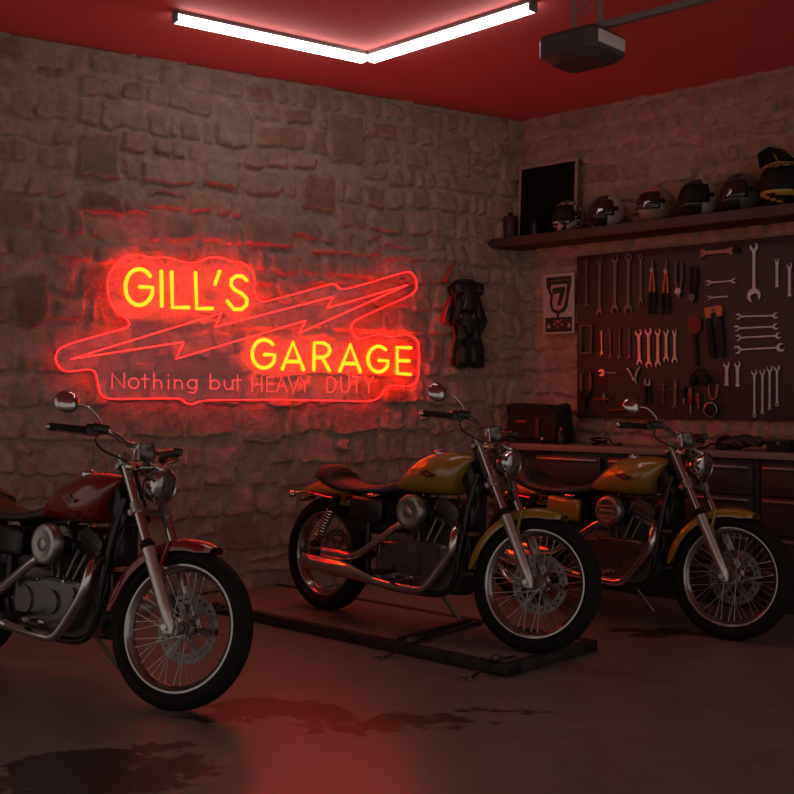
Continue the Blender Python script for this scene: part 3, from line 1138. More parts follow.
    b.tube([V((1.14, -.03, .80)), V((1.16, -.06, .68)), V((1.13, -.07, .58))], .006, 6, 5)
    b.build('wiring_hose', bl, root)
    # ---- engine
    b = MB()
    poly = [(.52, .46), (.62, .50), (.80, .485), (1.04, .47), (1.085, .40), (1.06, .28), (.98, .225), (.62, .225), (.53, .27), (.49, .36)]
    b.prism(poly, Matrix.Translation((0, .105, 0)), .21)
    eng = b.build('crankcase', al, root, 'grey cast engine crankcase', ang=30)
    # right-hand cam cover with a bevelled edge
    poly = [(.545, .455), (.70, .458), (.76, .475), (.93, .475), (1.035, .470), (1.062, .430), (1.045, .365), (.985, .285), (.925, .250), (.80, .236), (.62, .246), (.560, .290), (.538, .36)]
    cxm = sum(p[0] for p in poly) / len(poly)
    czm = sum(p[1] for p in poly) / len(poly)
    n_ = 3
    ring = catmull([V((p[0], 0, p[1])) for p in poly + [poly[0]]], 4)[:-1]
    def off(k, y):
        return [V((cxm + (p.x - cxm) * k, y, czm + (p.z - czm) * k)) for p in ring]
    b = MB()
    b.loft([off(1, -.100), off(1, -.150), off(.97, -.160), off(.88, -.166), off(.86, -.162), off(.5, -.164)])
    b.cyl(V((.845, -.15, .372)), V((.845, -.178, .372)), .056, .050, n=28)
    b.cyl(V((.985, -.15, .425)), V((.985, -.174, .425)), .026, .022, n=20)
    b.cyl(V((.64, -.15, .36)), V((.64, -.174, .36)), .066, .062, n=28)
    b.build('cam_cover', M_['engine'], eng, 'polished cam cover', ang=35)
    b = MB()
    for k, p in enumerate(ring[::6]):
        q = V((cxm + (p.x - cxm) * .93, 0, czm + (p.z - czm) * .93))
        b.cyl(V((q.x, -.158, q.z)), V((q.x, -.172, q.z)), .007, n=6)
    b.build('cover_bolts', ch, eng)
    # primary cover on the left side
    b = MB()
    pr = [V((cxm + cos(2 * pi * k / 36) * .30, 0, .35 + sin(2 * pi * k / 36) * .115)) for k in range(36)]
    b.loft([[V((p.x, y, .35 + (p.z - .35) * s_)) if True else p for p in pr] for y, s_ in ((.100, 1), (.165, 1), (.180, .93), (.186, .8))])
    b.build('primary_cover', M_['brushed'], eng)
    crank = V((.858, 0, .345))
    for side_, ang_ in (('front', 20.0), ('rear', -22.0)):
        u = V((sin(R(ang_)), 0, cos(R(ang_))))
        t = V((u.z, 0, -u.x))
        rot = Matrix.Rotation(R(ang_), 4, 'Y')
        b = MB()
        b.cyl(crank + u * .10, crank + u * .245, .052, n=24)
        for k in range(9):
            b.box(crank + u * (.118 + k * .0148), (.150, .140, .0055), rot, bev=.002, seg=1)
        cyl_ = b.build('engine_cylinder', M_['alu'], root, side_ + ' finned cylinder')
        b = MB()
        for k in range(4):
            b.box(crank + u * (.250 + k * .012), (.172, .158, .006), rot, bev=.002, seg=1)
        b.box(crank + u * .268, (.15, .14, .05), rot, bev=.01)
        prof = [(-.084, .285), (-.088, .300), (-.082, .335), (-.066, .356), (-.035, .366), (.035, .366), (.066, .356), (.082, .335), (.088, .300), (.084, .285)]
        rings = [[crank + u * h + t * (x * k_) + V((0, y, 0)) for x, h in prof] for y, k_ in ((-.078, .86), (-.084, .93), (-.074, 1), (.074, 1), (.084, .93), (.078, .86))]
        b.loft(rings)
        b.box(crank + u * .326, (.184, .17, .006), rot, bev=.002)
        for sx in (-.06, .06):
            for sy in (-.055, .055):
                b.cyl(crank + u * .36 + t * sx + V((0, sy, 0)), crank + u * .374 + t * sx + V((0, sy, 0)), .008, n=6)
        b.build('rocker_box', M_['engine'], cyl_, ang=35)
        b = MB()
        for dx in (-.025, .025):
            base = crank + u * .118 + t * dx * .9 + V((0, -.128, 0))
            top = crank + u * .268 + t * dx * 1.15 + V((0, -.100, 0))
            b.cyl(base, top, .0095, n=12)
            b.cyl(base - u * .008, base + u * .020, .014, n=14)
            b.cyl(top - u * .03, top, .012, n=12)
        b.build('pushrod_tubes', M_['engine'], cyl_)
    # carburettor behind the air cleaner
    b = MB()
    b.box((.862, -.07, .60), (.07, .10, .09), bev=.015)
    b.cyl(V((.86, -.12, .625)), V((.86, -.17, .625)), .035, n=20)
    b.build('carburettor', bl, root)
    # ---- air cleaner
    ac = V((.830, 0, .622))
    b = MB()
    b.lathe([(.0, -.165), (.070, -.165), (.078, -.170), (.080, -.180)], ac, V((0, 1, 0)), 40)
    b.lathe([(.080, -.176), (.0885, -.180), (.0900, -.190), (.0890, -.214), (.084, -.225), (.074, -.230), (.060, -.229), (.050, -.2265), (.0, -.2275)], ac, V((0, 1, 0)), 48)
    acl = b.build('air_cleaner', M_['brushed'], root, 'round chrome air cleaner')
    b = MB()
    if side_cover:
        for z_ in (.030, -.030):
            b.box(ac + V((0, -.231, z_)), (.118, .008, .006), bev=.002)
        b.box(ac + V((0, -.230, 0)), (.085, .006, .018), bev=.002)
        b.build('cover_bars', br, acl)
    else:
        b.lathe([(.0, -.232), (.026, -.232), (.030, -.229)], ac, V((0, 1, 0)), 28)
        b.build('cover_disc', br, acl)
    # ---- exhaust
    b = MB()
    hp = crank + V((sin(R(20)), 0, cos(R(20)))) * .262
    b.tube([hp + V((.07, -.03, -.02)), V((1.085, -.12, .575)), V((1.125, -.185, .545)), V((1.135, -.21, .49)), V((1.115, -.215, .43)), V((1.040, -.215, .335)), V((.975, -.215, .262)), V((.925, -.215, .236)), V((.860, -.215, .232)), V((.70, -.212, .236)), V((.56, -.208, .246))], .0225, 16, 6)
    fp = b.build('exhaust_pipe', ch, root, 'front chrome exhaust pipe')
    b = MB()
    b.tube([V((.60, -.208, .243)), V((.54, -.206, .250)), V((.42, -.204, .268)), V((.34, -.202, .276)), V((.10, -.198, .288)), V((.015, -.196, .292)), V((.01, -.196, .292)), V((.04, -.196, .291))], [.024, .027, .040, .044, .0445, .0445, .036, .030], 24)
    b.build('muffler', ch, root, 'lower chrome muffler')
    b = MB()
    b.tube([V((.72, -.10, .60)), V((.775, -.15, .590)), V((.765, -.185, .560)), V((.70, -.195, .520)), V((.52, -.195, .408)), V((.43, -.190, .360)), V((.37, -.180, .346)), V((.30, -.175, .344))], .0215, 16, 6)
    b.build('exhaust_pipe', ch, root, 'rear chrome exhaust pipe')
    b = MB()
    b.tube([V((.40, -.178, .348)), V((.36, -.175, .345)), V((.30, -.165, .345)), V((.14, -.158, .348)), V((.13, -.158, .348))], [.023, .026, .036, .036, .028], 20)
    b.build('muffler', ch, root, 'upper chrome muffler')
    # ---- oil tank / side cover, battery
    b = MB()
    b.box((.43, -.135, .610), (.26, .045, .135), Matrix.Rotation(R(3), 4, 'Y'), bev=.030, seg=4)
    b.build('side_cover', body if side_cover else bl, root, (body_word if side_cover else 'black') + ' side cover')
    b = MB()
    b.box((.46, 0, .57), (.22, .19, .19), bev=.02)
    b.box((.30, 0, .55), (.12, .16, .14), bev=.02)
    b.build('battery_box', bl, root)
    b = MB()
    b.cyl(V((.455, -.145, .685)), V((.500, -.148, .687)), .012, n=12)
    b.cyl(V((.500, -.148, .687)), V((.530, -.150, .689)), .006, n=10)
    b.build('seat_bolt', ch, root)
    # ---- pegs and pedal
    for s in (-1, 1):
        b = MB()
        b.cyl(V((.70, s * .15, .300)), V((.70, s * .26, .304)), .012, n=12)
        b.cyl(V((.70, s * .22, .303)), V((.70, s * .315, .306)), .0165, n=14)
        b.build('foot_peg', M_['grip'], root)
    b = MB()
    b.tube([V((.70, -.18, .285)), V((.76, -.20, .268)), V((.84, -.215, .285)), V((.88, -.225, .296))], .0075, 8, 4)
    b.box((.895, -.235, .298), (.045, .05, .012), bev=.004)
    b.cyl(V((.70, -.15, .285)), V((.70, -.20, .285)), .018, n=14)
    b.build('brake_pedal', ch, root)
    b = MB()
    b.tube([V((.70, .16, .20)), V((.735, .19, .155)), V((.80, .255, .040)), V((.815, .270, .016)), V((.86, .285, .010))], [.012, .011, .010, .010, .008], 8, 3)
    b.box((.70, .15, .215), (.06, .03, .05), bev=.008)
    b.build('kickstand', M_['engine'], root)
    return root


def bike_matrix(X, Z, psi, lean, base=0.0):
    return Matrix.Translation((X, Z, base)) @ Euler((R(-lean), 0, R(-psi)), 'XYZ').to_matrix().to_4x4()


p_red = paint('wine_red_paint', (.24, .008, .010), None)
p_yel = paint('mustard_yellow_paint', (.35, .22, .010), None)
GR = 'classic motorcycles with spoked wheels and chrome exhausts'
emb_d = mat('badge_dark', (.05, .03, .03), .4)
emb_g = mat('badge_grey', (.22, .16, .13), .4)
DECK_H = .05
motorcycle(bike_matrix(-2.098, 5.436, 37.6, 4.8), 17, p_red, 'wine red', 'wine red motorcycle cut off by the left edge, parked before the neon sign', False, emb_g, GR)
motorcycle(bike_matrix(-.413, 6.369, 44.5, 4.5, DECK_H), 15, p_yel, 'mustard yellow', 'yellow motorcycle with black side cover standing on the low black track', False, emb_d, GR)
motorcycle(bike_matrix(.797, 6.974, 49.9, 3.1), 11, p_yel, 'mustard yellow', 'yellow motorcycle with yellow side cover parked in front of the workbench', True, emb_d, GR)

# ------------------------------------------------------------------ low floor track under the middle bike
A_ = V((.478 * 1.28 / 1.22, 4.78 * 1.28 / 1.22, 0))
A_ = V(((507 - 397) / FPX * 1408 / 281, 1408 / 281, 0))
B_ = V(((597 - 397) / FPX * 1408 / 262.5, 1408 / 262.5, 0))
B2 = V(((253.6 - 397) / FPX * 1408 / 224.8, 1408 / 224.8, 0))
dirl = (B2 - A_).normalized()
wv = B_ - A_
perp = V((-dirl.y, dirl.x, 0))
if perp.dot(wv) < 0:
    perp = -perp
wid = .74
LEN = 2.55
ang = math.atan2(-dirl.y, -dirl.x)
MT = Matrix.Translation(A_) @ Matrix.Rotation(ang, 4, 'Z')      # x towards the near end, y to the far side
tr_ = empty('floor_track', MT, 'long low black steel track on the floor under the middle motorcycle', 'track')
m_track = mat('black_track_steel', (.030, .026, .024), .55, .2, noise=.2, nscale=20)
m_deck = mat('track_deck_plate', (.19, .175, .165), .6, .1, noise=.25, nscale=6, bump=.1)
for y0 in (.0, wid - .05):
    b = MB()
    b.box((-LEN / 2, y0 + .025, .0275), (LEN, .05, .055), bev=.003)
    rl = b.build('side_rail', m_track, tr_)
    if y0 == 0:
        b = MB()
        for x in (-1.02, -1.75, -.36):
            b.cyl(V((x, .004, .030)), V((x, -.004, .030)), .014, n=16)
        b.build('rail_bolt', M_['blackmat'], rl)
for x in (-.025, -LEN + .025):
    MB().box((x, wid / 2, .0275), (.05, wid - .10, .055), bev=.003).build('end_rail', m_track, tr_)
for y0 in (.06, wid - .06):
    MB().box((-.001, y0, .0275), (.006, .11, .046), bev=.002).build('end_plug', M_['blackmat'], tr_)
b = MB()
b.box((-LEN / 2, wid / 2, DECK_H / 2), (LEN - .10, wid - .10, DECK_H), bev=.001)
b.build('deck_plate', m_deck, tr_)
b = MB()
for x in (-.66, -.74):
    b.box((x, wid / 2 - .02, DECK_H + .012), (.022, wid - .12, .018), Matrix.Rotation(R(4), 4, 'Z'), bev=.004)
b.build('wheel_chock_bar', m_track, tr_)
for i, (x, dx) in enumerate(((-.62, -.045), (-.085, -.03))):
    M2 = MT @ Matrix.Translation((x, 0, 0))
    e = empty('tie_down_strap', M2, ('black tie-down strap with hook over the track beside the chock bars', 'black tie-down strap hooked at the near corner of the track')[i], 'strap', 'tie-down straps on the floor track')
    b = MB()
    b.tube([(.01, .16, .062), (.0, .06, .062), (0, .0, .064), (dx * .3, -.02, .045), (dx, -.10, .007), (dx * 1.3, -.13, .006)], .009, 8, 5, flat=.4)
    b.build('strap', M_['blackmat'], e)
    b = MB()
    b.tube([(dx * 1.3 - .03, -.145, .008), (dx * 1.3, -.13, .008), (dx * 1.3 + .035, -.14, .008), (dx * 1.3 + .03, -.165, .008)], .006, 8, 4)
    b.build('hook', M_['dsteel'], e)
    b = MB()
    b.box((0, .03, .074), (.035, .06, .026), bev=.005)
    b.build('ratchet', M_['dsteel'], e)
# ------------------------------------------------------------------ tool board
# helper: everything on the right wall is built in the wall's own frame (x right, y into the wall, z up)
PX0, PZ1 = RW(577, 256.5, .05)
_, PZ0 = RW(577.5, 418, .05)
PX1 = RW(794, 228, .05)[0] + .55
def peg_mat():
    m = bpy.data.materials.new('pegboard')
    m.use_nodes = True
    nt = m.node_tree
    L = nt.links.new
    b = nt.nodes['Principled BSDF']
    tc = nt.nodes.new('ShaderNodeTexCoord')
    sc = nt.nodes.new('ShaderNodeVectorMath')
    sc.operation = 'SCALE'
    sc.inputs['Scale'].default_value = 1 / .0254
    L(tc.outputs['Object'], sc.inputs[0])
    fr = nt.nodes.new('ShaderNodeVectorMath')
    fr.operation = 'FRACTION'
    L(sc.outputs['Vector'], fr.inputs[0])
    sb = nt.nodes.new('ShaderNodeVectorMath')
    sb.operation = 'MULTIPLY_ADD'
    L(fr.outputs['Vector'], sb.inputs[0])
    sb.inputs[1].default_value = (1, 0, 1)
    sb.inputs[2].default_value = (-.5, 0, -.5)
    ln = nt.nodes.new('ShaderNodeVectorMath')
    ln.operation = 'LENGTH'
    L(sb.outputs['Vector'], ln.inputs[0])
    mr = nt.nodes.new('ShaderNodeMapRange')
    mr.inputs['From Min'].default_value = .16
    mr.inputs['From Max'].default_value = .22
    L(ln.outputs['Value'], mr.inputs['Value'])
    mx = nt.nodes.new('ShaderNodeMix')
    mx.data_type = 'RGBA'
    mx.inputs['A'].default_value = (.012, .008, .008, 1)
    mx.inputs['B'].default_value = (.066, .036, .032, 1)  # board tone reddened to carry the red light falling on it
    L(mr.outputs['Result'], mx.inputs['Factor'])
    L(mx.outputs['Result'], b.inputs['Base Color'])
    b.inputs['Roughness'].default_value = .55
    return m


W_ = lambda x, y, z: WM(FR, x, y, z)
pb = empty('pegboard', W_((PX0 + PX1) / 2, 0, PZ0), 'dark perforated tool board on the right-hand stone wall', 'pegboard')
hw, hh = (PX1 - PX0) / 2, PZ1 - PZ0
MB().box((0, -.047, hh / 2), (2 * hw, .006, hh), bev=.001).build('board', peg_mat(), pb)
b = MB()
for x in (-hw + .02, -hw / 3, hw / 3, hw - .02):
    b.box((x, -.020, hh / 2), (.03, .048, hh - .02))
b.box((0, -.020, .02), (2 * hw, .048, .03))
b.box((0, -.020, hh - .02), (2 * hw, .048, .03))
b.build('batten_frame', M_['wood'], pb)
POFF = .050


def cring(cx, cz, r, slot, depth, ang, n=18):
    """open-jaw head: a disc with a slot of given width and depth opening towards ang"""
    a0 = math.asin(min(.95, slot / 2 / r))
    pts = []
    for i in range(n + 1):
        a = ang + a0 + (2 * pi - 2 * a0) * i / n
        pts.append((cx + r * cos(a), cz + r * sin(a)))
    ux, uz = cos(ang), sin(ang)
    px, pz = -uz, ux
    bx, bz = cx + ux * (r - depth), cz + uz * (r - depth)
    pts.append((bx - px * slot / 2 + ux * slot * .2, bz - pz * slot / 2 + uz * slot * .2))
    pts.append((bx - px * slot * .2, bz - pz * slot * .2))
    pts.append((bx + px * slot * .2, bz + pz * slot * .2))
    pts.append((bx + px * slot / 2 + ux * slot * .2, bz + pz * slot / 2 + uz * slot * .2))
    return pts


def annulus(b, cx, cz, r, ri, M, d, n=20, s=1.0):
    vs, fs = [], []
    for i in range(n):
        a = 2 * pi * i / n
        for rr in (ri, r):
            for y in (0, -d):
                vs.append(V((cx + cos(a) * rr, y, cz + sin(a) * rr * s)))
    for i in range(n):
        o, q = 4 * i, 4 * ((i + 1) % n)
        fs += [[o, q, q + 2, o + 2], [o + 1, o + 3, q + 3, q + 1], [o, o + 1, q + 1, q], [o + 2, q + 2, q + 3, o + 3]]
    b.add(vs, fs, M)


I4 = Matrix()
SHARED = {}
def hang(u0, v0, u1, v1, off=POFF):
    """frame of a tool hanging from photo point 0 (top or left) to point 1: origin at point 0, z from 1 to 0"""
    x0, z0 = RW(u0, v0, off)
    x1, z1 = RW(u1, v1, off)
    L = math.hypot(x1 - x0, z1 - z0)
    a = math.atan2(x0 - x1, z0 - z1)          # tilt of the tool axis from vertical
    return W_(x0, -off, z0) @ Matrix.Rotation(a, 4, 'Y'), L


def wrench(p, label, top='open', bot='open', rt=.020, rb=.024, w=.013, m='steel', group=None, y=.006, th=.007):
    M, L = hang(*p)
    b = MB()
    key = ('wr', round(L, 3), top, bot, rt, rb, w)
    def head(cz, r, kind, ang):
        if kind == 'open':
            b.prism(cring(0, cz, r, r * 1.08, r * 1.25, ang), Matrix.Translation((0, -y + .001, 0)), th + .003)
        elif kind == 'ring':
            annulus(b, 0, cz, r, r * .58, Matrix.Translation((0, -y + .001, 0)), th + .003)
    head(-rt * .9, rt, top, pi / 2 + R(15))
    head(-L + rb * .9, rb, bot, -pi / 2 + R(15))
    z0, z1 = -rt * 1.6, -L + rb * 1.6
    b.prism([(-w * .68, z0), (-w * .5, z0 - L * .1), (-w * .5, z1 + L * .1), (-w * .68, z1), (w * .68, z1), (w * .5, z1 + L * .1), (w * .5, z0 - L * .1), (w * .68, z0)], Matrix.Translation((0, -y, 0)), th)
    b.prism([(-w * .2, z0 - L * .1), (-w * .2, z1 + L * .1), (w * .2, z1 + L * .1), (w * .2, z0 - L * .1)], Matrix.Translation((0, -y - th, 0)), .0015)
    # board hook
    o = b.build('wrench', M_[m], None, ang=30)
    o.matrix_world = M
    tag(o, label, 'wrench', group)
    MB().tube([(0, .004, -rt * 1.3), (0, -y - th - .012, -rt * 1.3), (0, -y - th - .014, -rt * 1.3 + .012)], .0025, 6).build('hook', M_['dsteel'], o)
    return o


G1 = 'dark combination wrenches in the top row of the tool board'
wrench((587.3, 259, 587.3, 308.5), 'dark combination wrench, first from the left end of the board\'s top row', 'ring', 'open', .019, .019, .014, 'dsteel', G1)
wrench((600.8, 259, 600.2, 316.5), 'dark wrench with reddish jaw, second from the left in the top row', 'ring', 'open', .022, .026, .020, 'dsteel', G1)
wrench((616.1, 256, 615.4, 314), 'large dark wrench with wide red-lit jaw, third from the left in the top row', 'open', 'open', .026, .033, .024, 'dsteel', G1)
wrench((629.6, 254, 628.8, 314), 'large dark ring-topped wrench with wide red-lit jaw, fourth in the top row', 'ring', 'open', .027, .033, .022, 'dsteel', G1)
wrench((641.6, 254.5, 641.6, 305), 'dark wrench between the big red-lit jaws and the red-handled cutter', 'ring', 'open', .020, .020, .018, 'dsteel', G1)
wrench((754.8, 243.5, 754.8, 302), 'big pale open-ended wrench with the widest jaw, high on the board', 'open', 'open', .027, .045, .020, 'steel')
wrench((777.8, 258.5, 777.8, 290), 'slim pale wrench just right of the biggest wrench', 'open', 'none', .014, .01, .018, 'steel')
wrench((790.3, 263, 790.3, 299), 'slim pale wrench cut by the right edge of the photo', 'open', 'none', .017, .01, .018, 'steel')
wrench((706.7, 283, 737.2, 280.8), 'small red-lit wrench lying level under the thick flat spanner', 'open', 'open', .019, .017, .009, 'steel')
wrench((708.3, 298, 731, 296.4), 'shortest level wrench, just above the orange-jawed snips', 'open', 'none', .014, .01, .008, 'steel')
for p, s_ in (((736.4, 316.7, 779.4, 315.6), 'topmost'), ((734.8, 328.6, 779.5, 326.5), 'second from the top'), ((736.5, 338, 782, 335.6), 'third from the top'), ((734.8, 350, 785.5, 347.3), 'lowest and largest')):
    wrench(p, 'pale level wrench, %s of the four stacked at the right' % s_, 'open', 'open', .020 if s_[0] != 'l' else .027, .020 if s_[0] != 'l' else .028, .010, 'steel', 'level wrenches stacked right of the snips')
for p, s_ in (((602.3, 330, 602.6, 356), 'first, brightest'), ((610.8, 329, 611.4, 358.5), 'second'), ((620.6, 328.5, 620.6, 359.5), 'third'), ((630.3, 328, 630.3, 360), 'fourth')):
    wrench(p, 'thin small wrench, %s of the four in the middle row beside the brown frame' % s_, 'open', 'open', .011, .013, .009, 'steel' if s_[0] == 'f' and 'bright' in s_ else 'dsteel', 'thin small wrenches in the middle row')
for p, s_, r1, r2 in (((639.5, 329.5, 640.4, 365.5), 'first', .026, .022), ((649.2, 328, 649.8, 368), 'second and longest', .027, .025), ((658.7, 329, 658.7, 367.5), 'third', .022, .023), ((667, 329.3, 667, 362.5), 'fourth', .020, .021), ((675.4, 329, 675.6, 363.5), 'fifth', .017, .022)):
    wrench(p, 'bright red-lit double open-ended wrench, %s of five in the middle row' % s_, 'open', 'open', r1, r2, .020, 'steel', 'bright double open-ended wrenches in the middle row')
for p, s_ in (((727.5, 361.2, 727.5, 388), 'left'), ((738.4, 361.2, 738.4, 389), 'right')):
    wrench(p, 'short stubby wrench, %s one of the pair below the snips' % s_, 'open', 'none', .022, .01, .022, 'steel', 'pair of short wrenches below the snips')
for p, s_ in (((755.2, 369.5, 755.2, 417), 'first'), ((763.3, 369, 763.3, 414), 'second'), ((770.5, 366, 770.5, 410), 'third'), ((777.8, 365, 777.8, 406), 'fourth')):
    wrench(p, 'long slender combination wrench, %s from the left of the four at lower right' % s_, 'open', 'ring', .020, .012, .013, 'steel', 'long slender wrenches at the lower right')
wrench((676.4, 378.5, 675.6, 409.5), 'oval-slotted wrench with bright lower jaw in the bottom row', 'ring', 'open', .014, .017, .020, 'dsteel')


def tool(name, p, label, cat, group=None):
    M, L = hang(*p)
    e = empty(name, M, label, cat, group)
    return e, L


# thick flat spanner, level
e, L = tool('flat_spanner', (702, 253.4, 733.5, 251), 'thick flat red-lit spanner lying level at the top of the board', 'spanner')
b = MB()
b.prism([(-.030, 0), (-.022, -.02), (-.012, -.035), (-.010, -L + .04), (-.022, -L + .02), (-.024, -L), (-.006, -L - .004), (0, -L + .012), (.006, -L - .004), (.024, -L), (.022, -L + .02), (.012, -L + .04), (.012, -.035), (.024, -.02), (.030, 0), (.008, .004), (0, -.012), (-.008, .004)], Matrix.Translation((0, -.006, 0)), .012)
b.build('spanner_body', mat('red_lit_steel', (.40, .13, .10), .5, .3), e)  # red light on the spanner mixed into its steel colour
MB().box((0, -.02, -L - .035), (.035, .03, .03), bev=.006).build('hook_block', M_['blackmat'], e)

# two long cutters with silver tips and reddish grips
for p, s_ in (((653.8, 259.5, 653, 314), 'left'), ((667.7, 260.5, 666.3, 315), 'right')):
    e, L = tool('long_nose_pliers', p, 'pliers with pale tip and orange-red arms, %s one of two in the top row' % s_, 'pliers', 'red-armed pliers in the top row')
    b = MB()
    b.tube([(0, -.014, 0), (0, -.016, -.03), (0, -.018, -.075)], [.004, .012, .017], 10, flat=.6)
    b.cyl((0, -.006, -.075), (0, -.032, -.075), .013, n=14)
    b.build('jaws', M_['steel'], e)
    for s in (-1, 1):
        MB().tube([(s * .004, -.018, -.08), (s * .013, -.018, -L * .40), (s * .017, -.018, -L * .62)], [.009, .010, .011], 10, flat=.8).build('handle', M_['orange'], e)
        MB().tube([(s * .017, -.018, -L * .60), (s * .023, -.018, -L * .8), (s * .018, -.018, -L)], [.012, .013, .009], 10, flat=.8).build('grip', M_['grip'], e)
# slim dark pliers hanging head down
for p, s_, hc_ in (((680, 262, 680, 298), 'with a small bright pivot, beside the red-armed pliers', 'steel'), ((695, 267, 693.5, 304), 'with black sleeves, left of the short level wrench', 'dsteel')):
    e, L = tool('pliers', p, 'dark pliers hanging head down ' + s_, 'pliers')
    b = MB()
    for s in (-1, 1):
        b.tube([(s * .020, -.016, 0), (s * .024, -.018, -L * .4), (s * .010, -.018, -L * .78)], [.008, .010, .008], 10)
    b.build('handles', M_['grip'] if hc_ == 'dsteel' else M_['dsteel'], e)
    b = MB()
    b.cyl((0, -.006, -L * .82), (0, -.034, -L * .82), .022, n=18)
    b.tube([(0, -.018, -L * .82), (0, -.018, -L * 1.0)], [.020, .008], 10, flat=.6)
    b.build('jaws', M_[hc_], e)
# brown hollow frame
e, L = tool('gauge_frame', (587.3, 325, 587.3, 354), 'small hollow brown rectangular frame at the left end of the board', 'frame')
b = MB()
fw = .043
for s in (-1, 1):
    b.box((s * fw, -.014, -L / 2), (.012, .02, L), bev=.002)
b.box((0, -.014, -.006), (2 * fw, .02, .012), bev=.002)
b.box((0, -.014, -L + .006), (2 * fw, .02, .012), bev=.002)
b.build('frame_bars', M_['wood'], e)
MB().cyl((0, -.002, -.006), (0, -.03, -.006), .004, n=8).build('hook', M_['dsteel'], e)
# round red paddle
e, L = tool('round_paddle', (695, 314.5, 697.8, 366), 'dark red oval paddle with black handle hanging beside the snips', 'paddle')
b = MB()
b.loft([[V((cos(a) * .052 * k, y, -.066 + sin(a) * .066 * k)) for a in [2 * pi * i / 28 for i in range(28)]] for y, k in ((-.006, .94), (-.010, 1), (-.018, 1), (-.022, .94))])
b.build('oval_head', mat('dark_red_felt', (.22, .035, .03), .8), e)
MB().tube([(0, -.014, -.13), (0, -.014, -.17), (0, -.014, -L)], [.008, .013, .012], 10).build('handle', M_['grip'], e)
# orange-jawed snips with two black handles
e, L = tool('tin_snips', (714.5, 306, 719, 358), 'snips with orange jaw block and two black handles hanging on the board', 'snips')
b = MB()
b.prism([(-.058, -.004), (.058, -.004), (.062, -.03), (.050, -.078), (.026, -.080), (.020, -.045), (-.018, -.045), (-.026, -.080), (-.052, -.078), (-.062, -.03)], Matrix.Translation((0, -.008, 0)), .02)
b.build('jaw_block', M_['orange'], e)
MB().cyl((0, -.026, -.026), (0, -.034, -.026), .012, n=16).build('pivot_bolt', M_['dsteel'], e)
for s in (-1, 1):
    MB().tube([(s * .040, -.018, -.075), (s * .036, -.020, -.15), (s * .034, -.020, -L * .85), (s * .028, -.020, -L)], [.014, .020, .021, .012], 12, 4).build('handle', M_['grip'], e)
# clamp with two red handles
e, L = tool('bolt_cutter', (587, 373, 587, 411), 'black bolt cutter with two upright red handles at the board\'s lower left', 'cutter')
for s in (-1, 1):
    MB().tube([(s * .038, -.016, 0), (s * .040, -.016, -.10), (s * .030, -.016, -.13)], [.0095, .0095, .008], 10).build('handle', M_['redpl'], e)
b = MB()
b.box((0, -.016, -.155), (.085, .022, .05), bev=.006)
b.tube([(0, -.016, -.17), (0, -.016, -L)], [.022, .008], 10, flat=.6)
b.build('cutter_head', M_['blackmat'], e)
# adjustable wrench lying level and open pliers next to it
e, L = tool('adjustable_wrench', (600.5, 372.5, 618.5, 373.5), 'small red-lit adjustable wrench lying level above the mirror of the far motorcycle', 'wrench')
b = MB()
b.prism(cring(0, -.018, .026, .018, .026, pi / 2 + .3), Matrix.Translation((0, -.006, 0)), .012)
b.tube([(0, -.012, -.03), (0, -.012, -L + .01)], [.008, .009], 8)
b.build('wrench_body', M_['steel'], e)
MB().cyl((-.012, -.012, -.034), (.012, -.012, -.034), .006, n=12).build('screw', M_['brushed'], e)
e, L = tool('open_pliers', (634.5, 368.5, 635.5, 382), 'small pliers hung wide open in a V right of the adjustable wrench', 'pliers')
b = MB()
for s in (-1, 1):
    b.tube([(s * .050, -.012, .006), (s * .026, -.014, -.024), (s * .004, -.014, -L * .85)], [.008, .010, .009], 10)
b.tube([(.006, -.014, -L * .8), (.014, -.014, -L * 1.15)], [.010, .004], 8)
b.build('arms', M_['steel'], e)
MB().cyl((0, -.004, -L * .8), (0, -.028, -L * .8), .010, n=14).build('pivot', M_['brushed'], e)
# fork-topped pliers with long dark handles
e, L = tool('fencing_pliers', (648.5, 378.5, 648.5, 404), 'pliers with a bright two-pronged top and dark legs in the bottom row', 'pliers')
b = MB()
for s in (-1, 1):
    b.tube([(s * .016, -.014, 0), (s * .018, -.014, -.028), (s * .012, -.014, -.046)], [.005, .0085, .010], 8)
b.box((0, -.014, -.044), (.036, .014, .014), bev=.004)
b.build('prongs', M_['steel'], e)
for s in (-1, 1):
    MB().tube([(s * .012, -.014, -.05), (s * .020, -.014, -L)], [.009, .010], 8).build('handle', M_['grip'], e)
# T-handle key
e, L = tool('t_handle_key', (664.2, 384, 664.2, 405), 'small dark T-handled key in the bottom row', 'key')
b = MB()
b.cyl((-.028, -.014, -.004), (.028, -.014, -.004), .005, n=10)
b.cyl((0, -.014, 0), (0, -.014, -L), .0045, n=10)
b.build('key_body', M_['dsteel'], e)
MB().cyl((-.030, -.014, -.004), (-.010, -.014, -.004), .0075, n=10).build('sleeve', M_['redpl'], e)
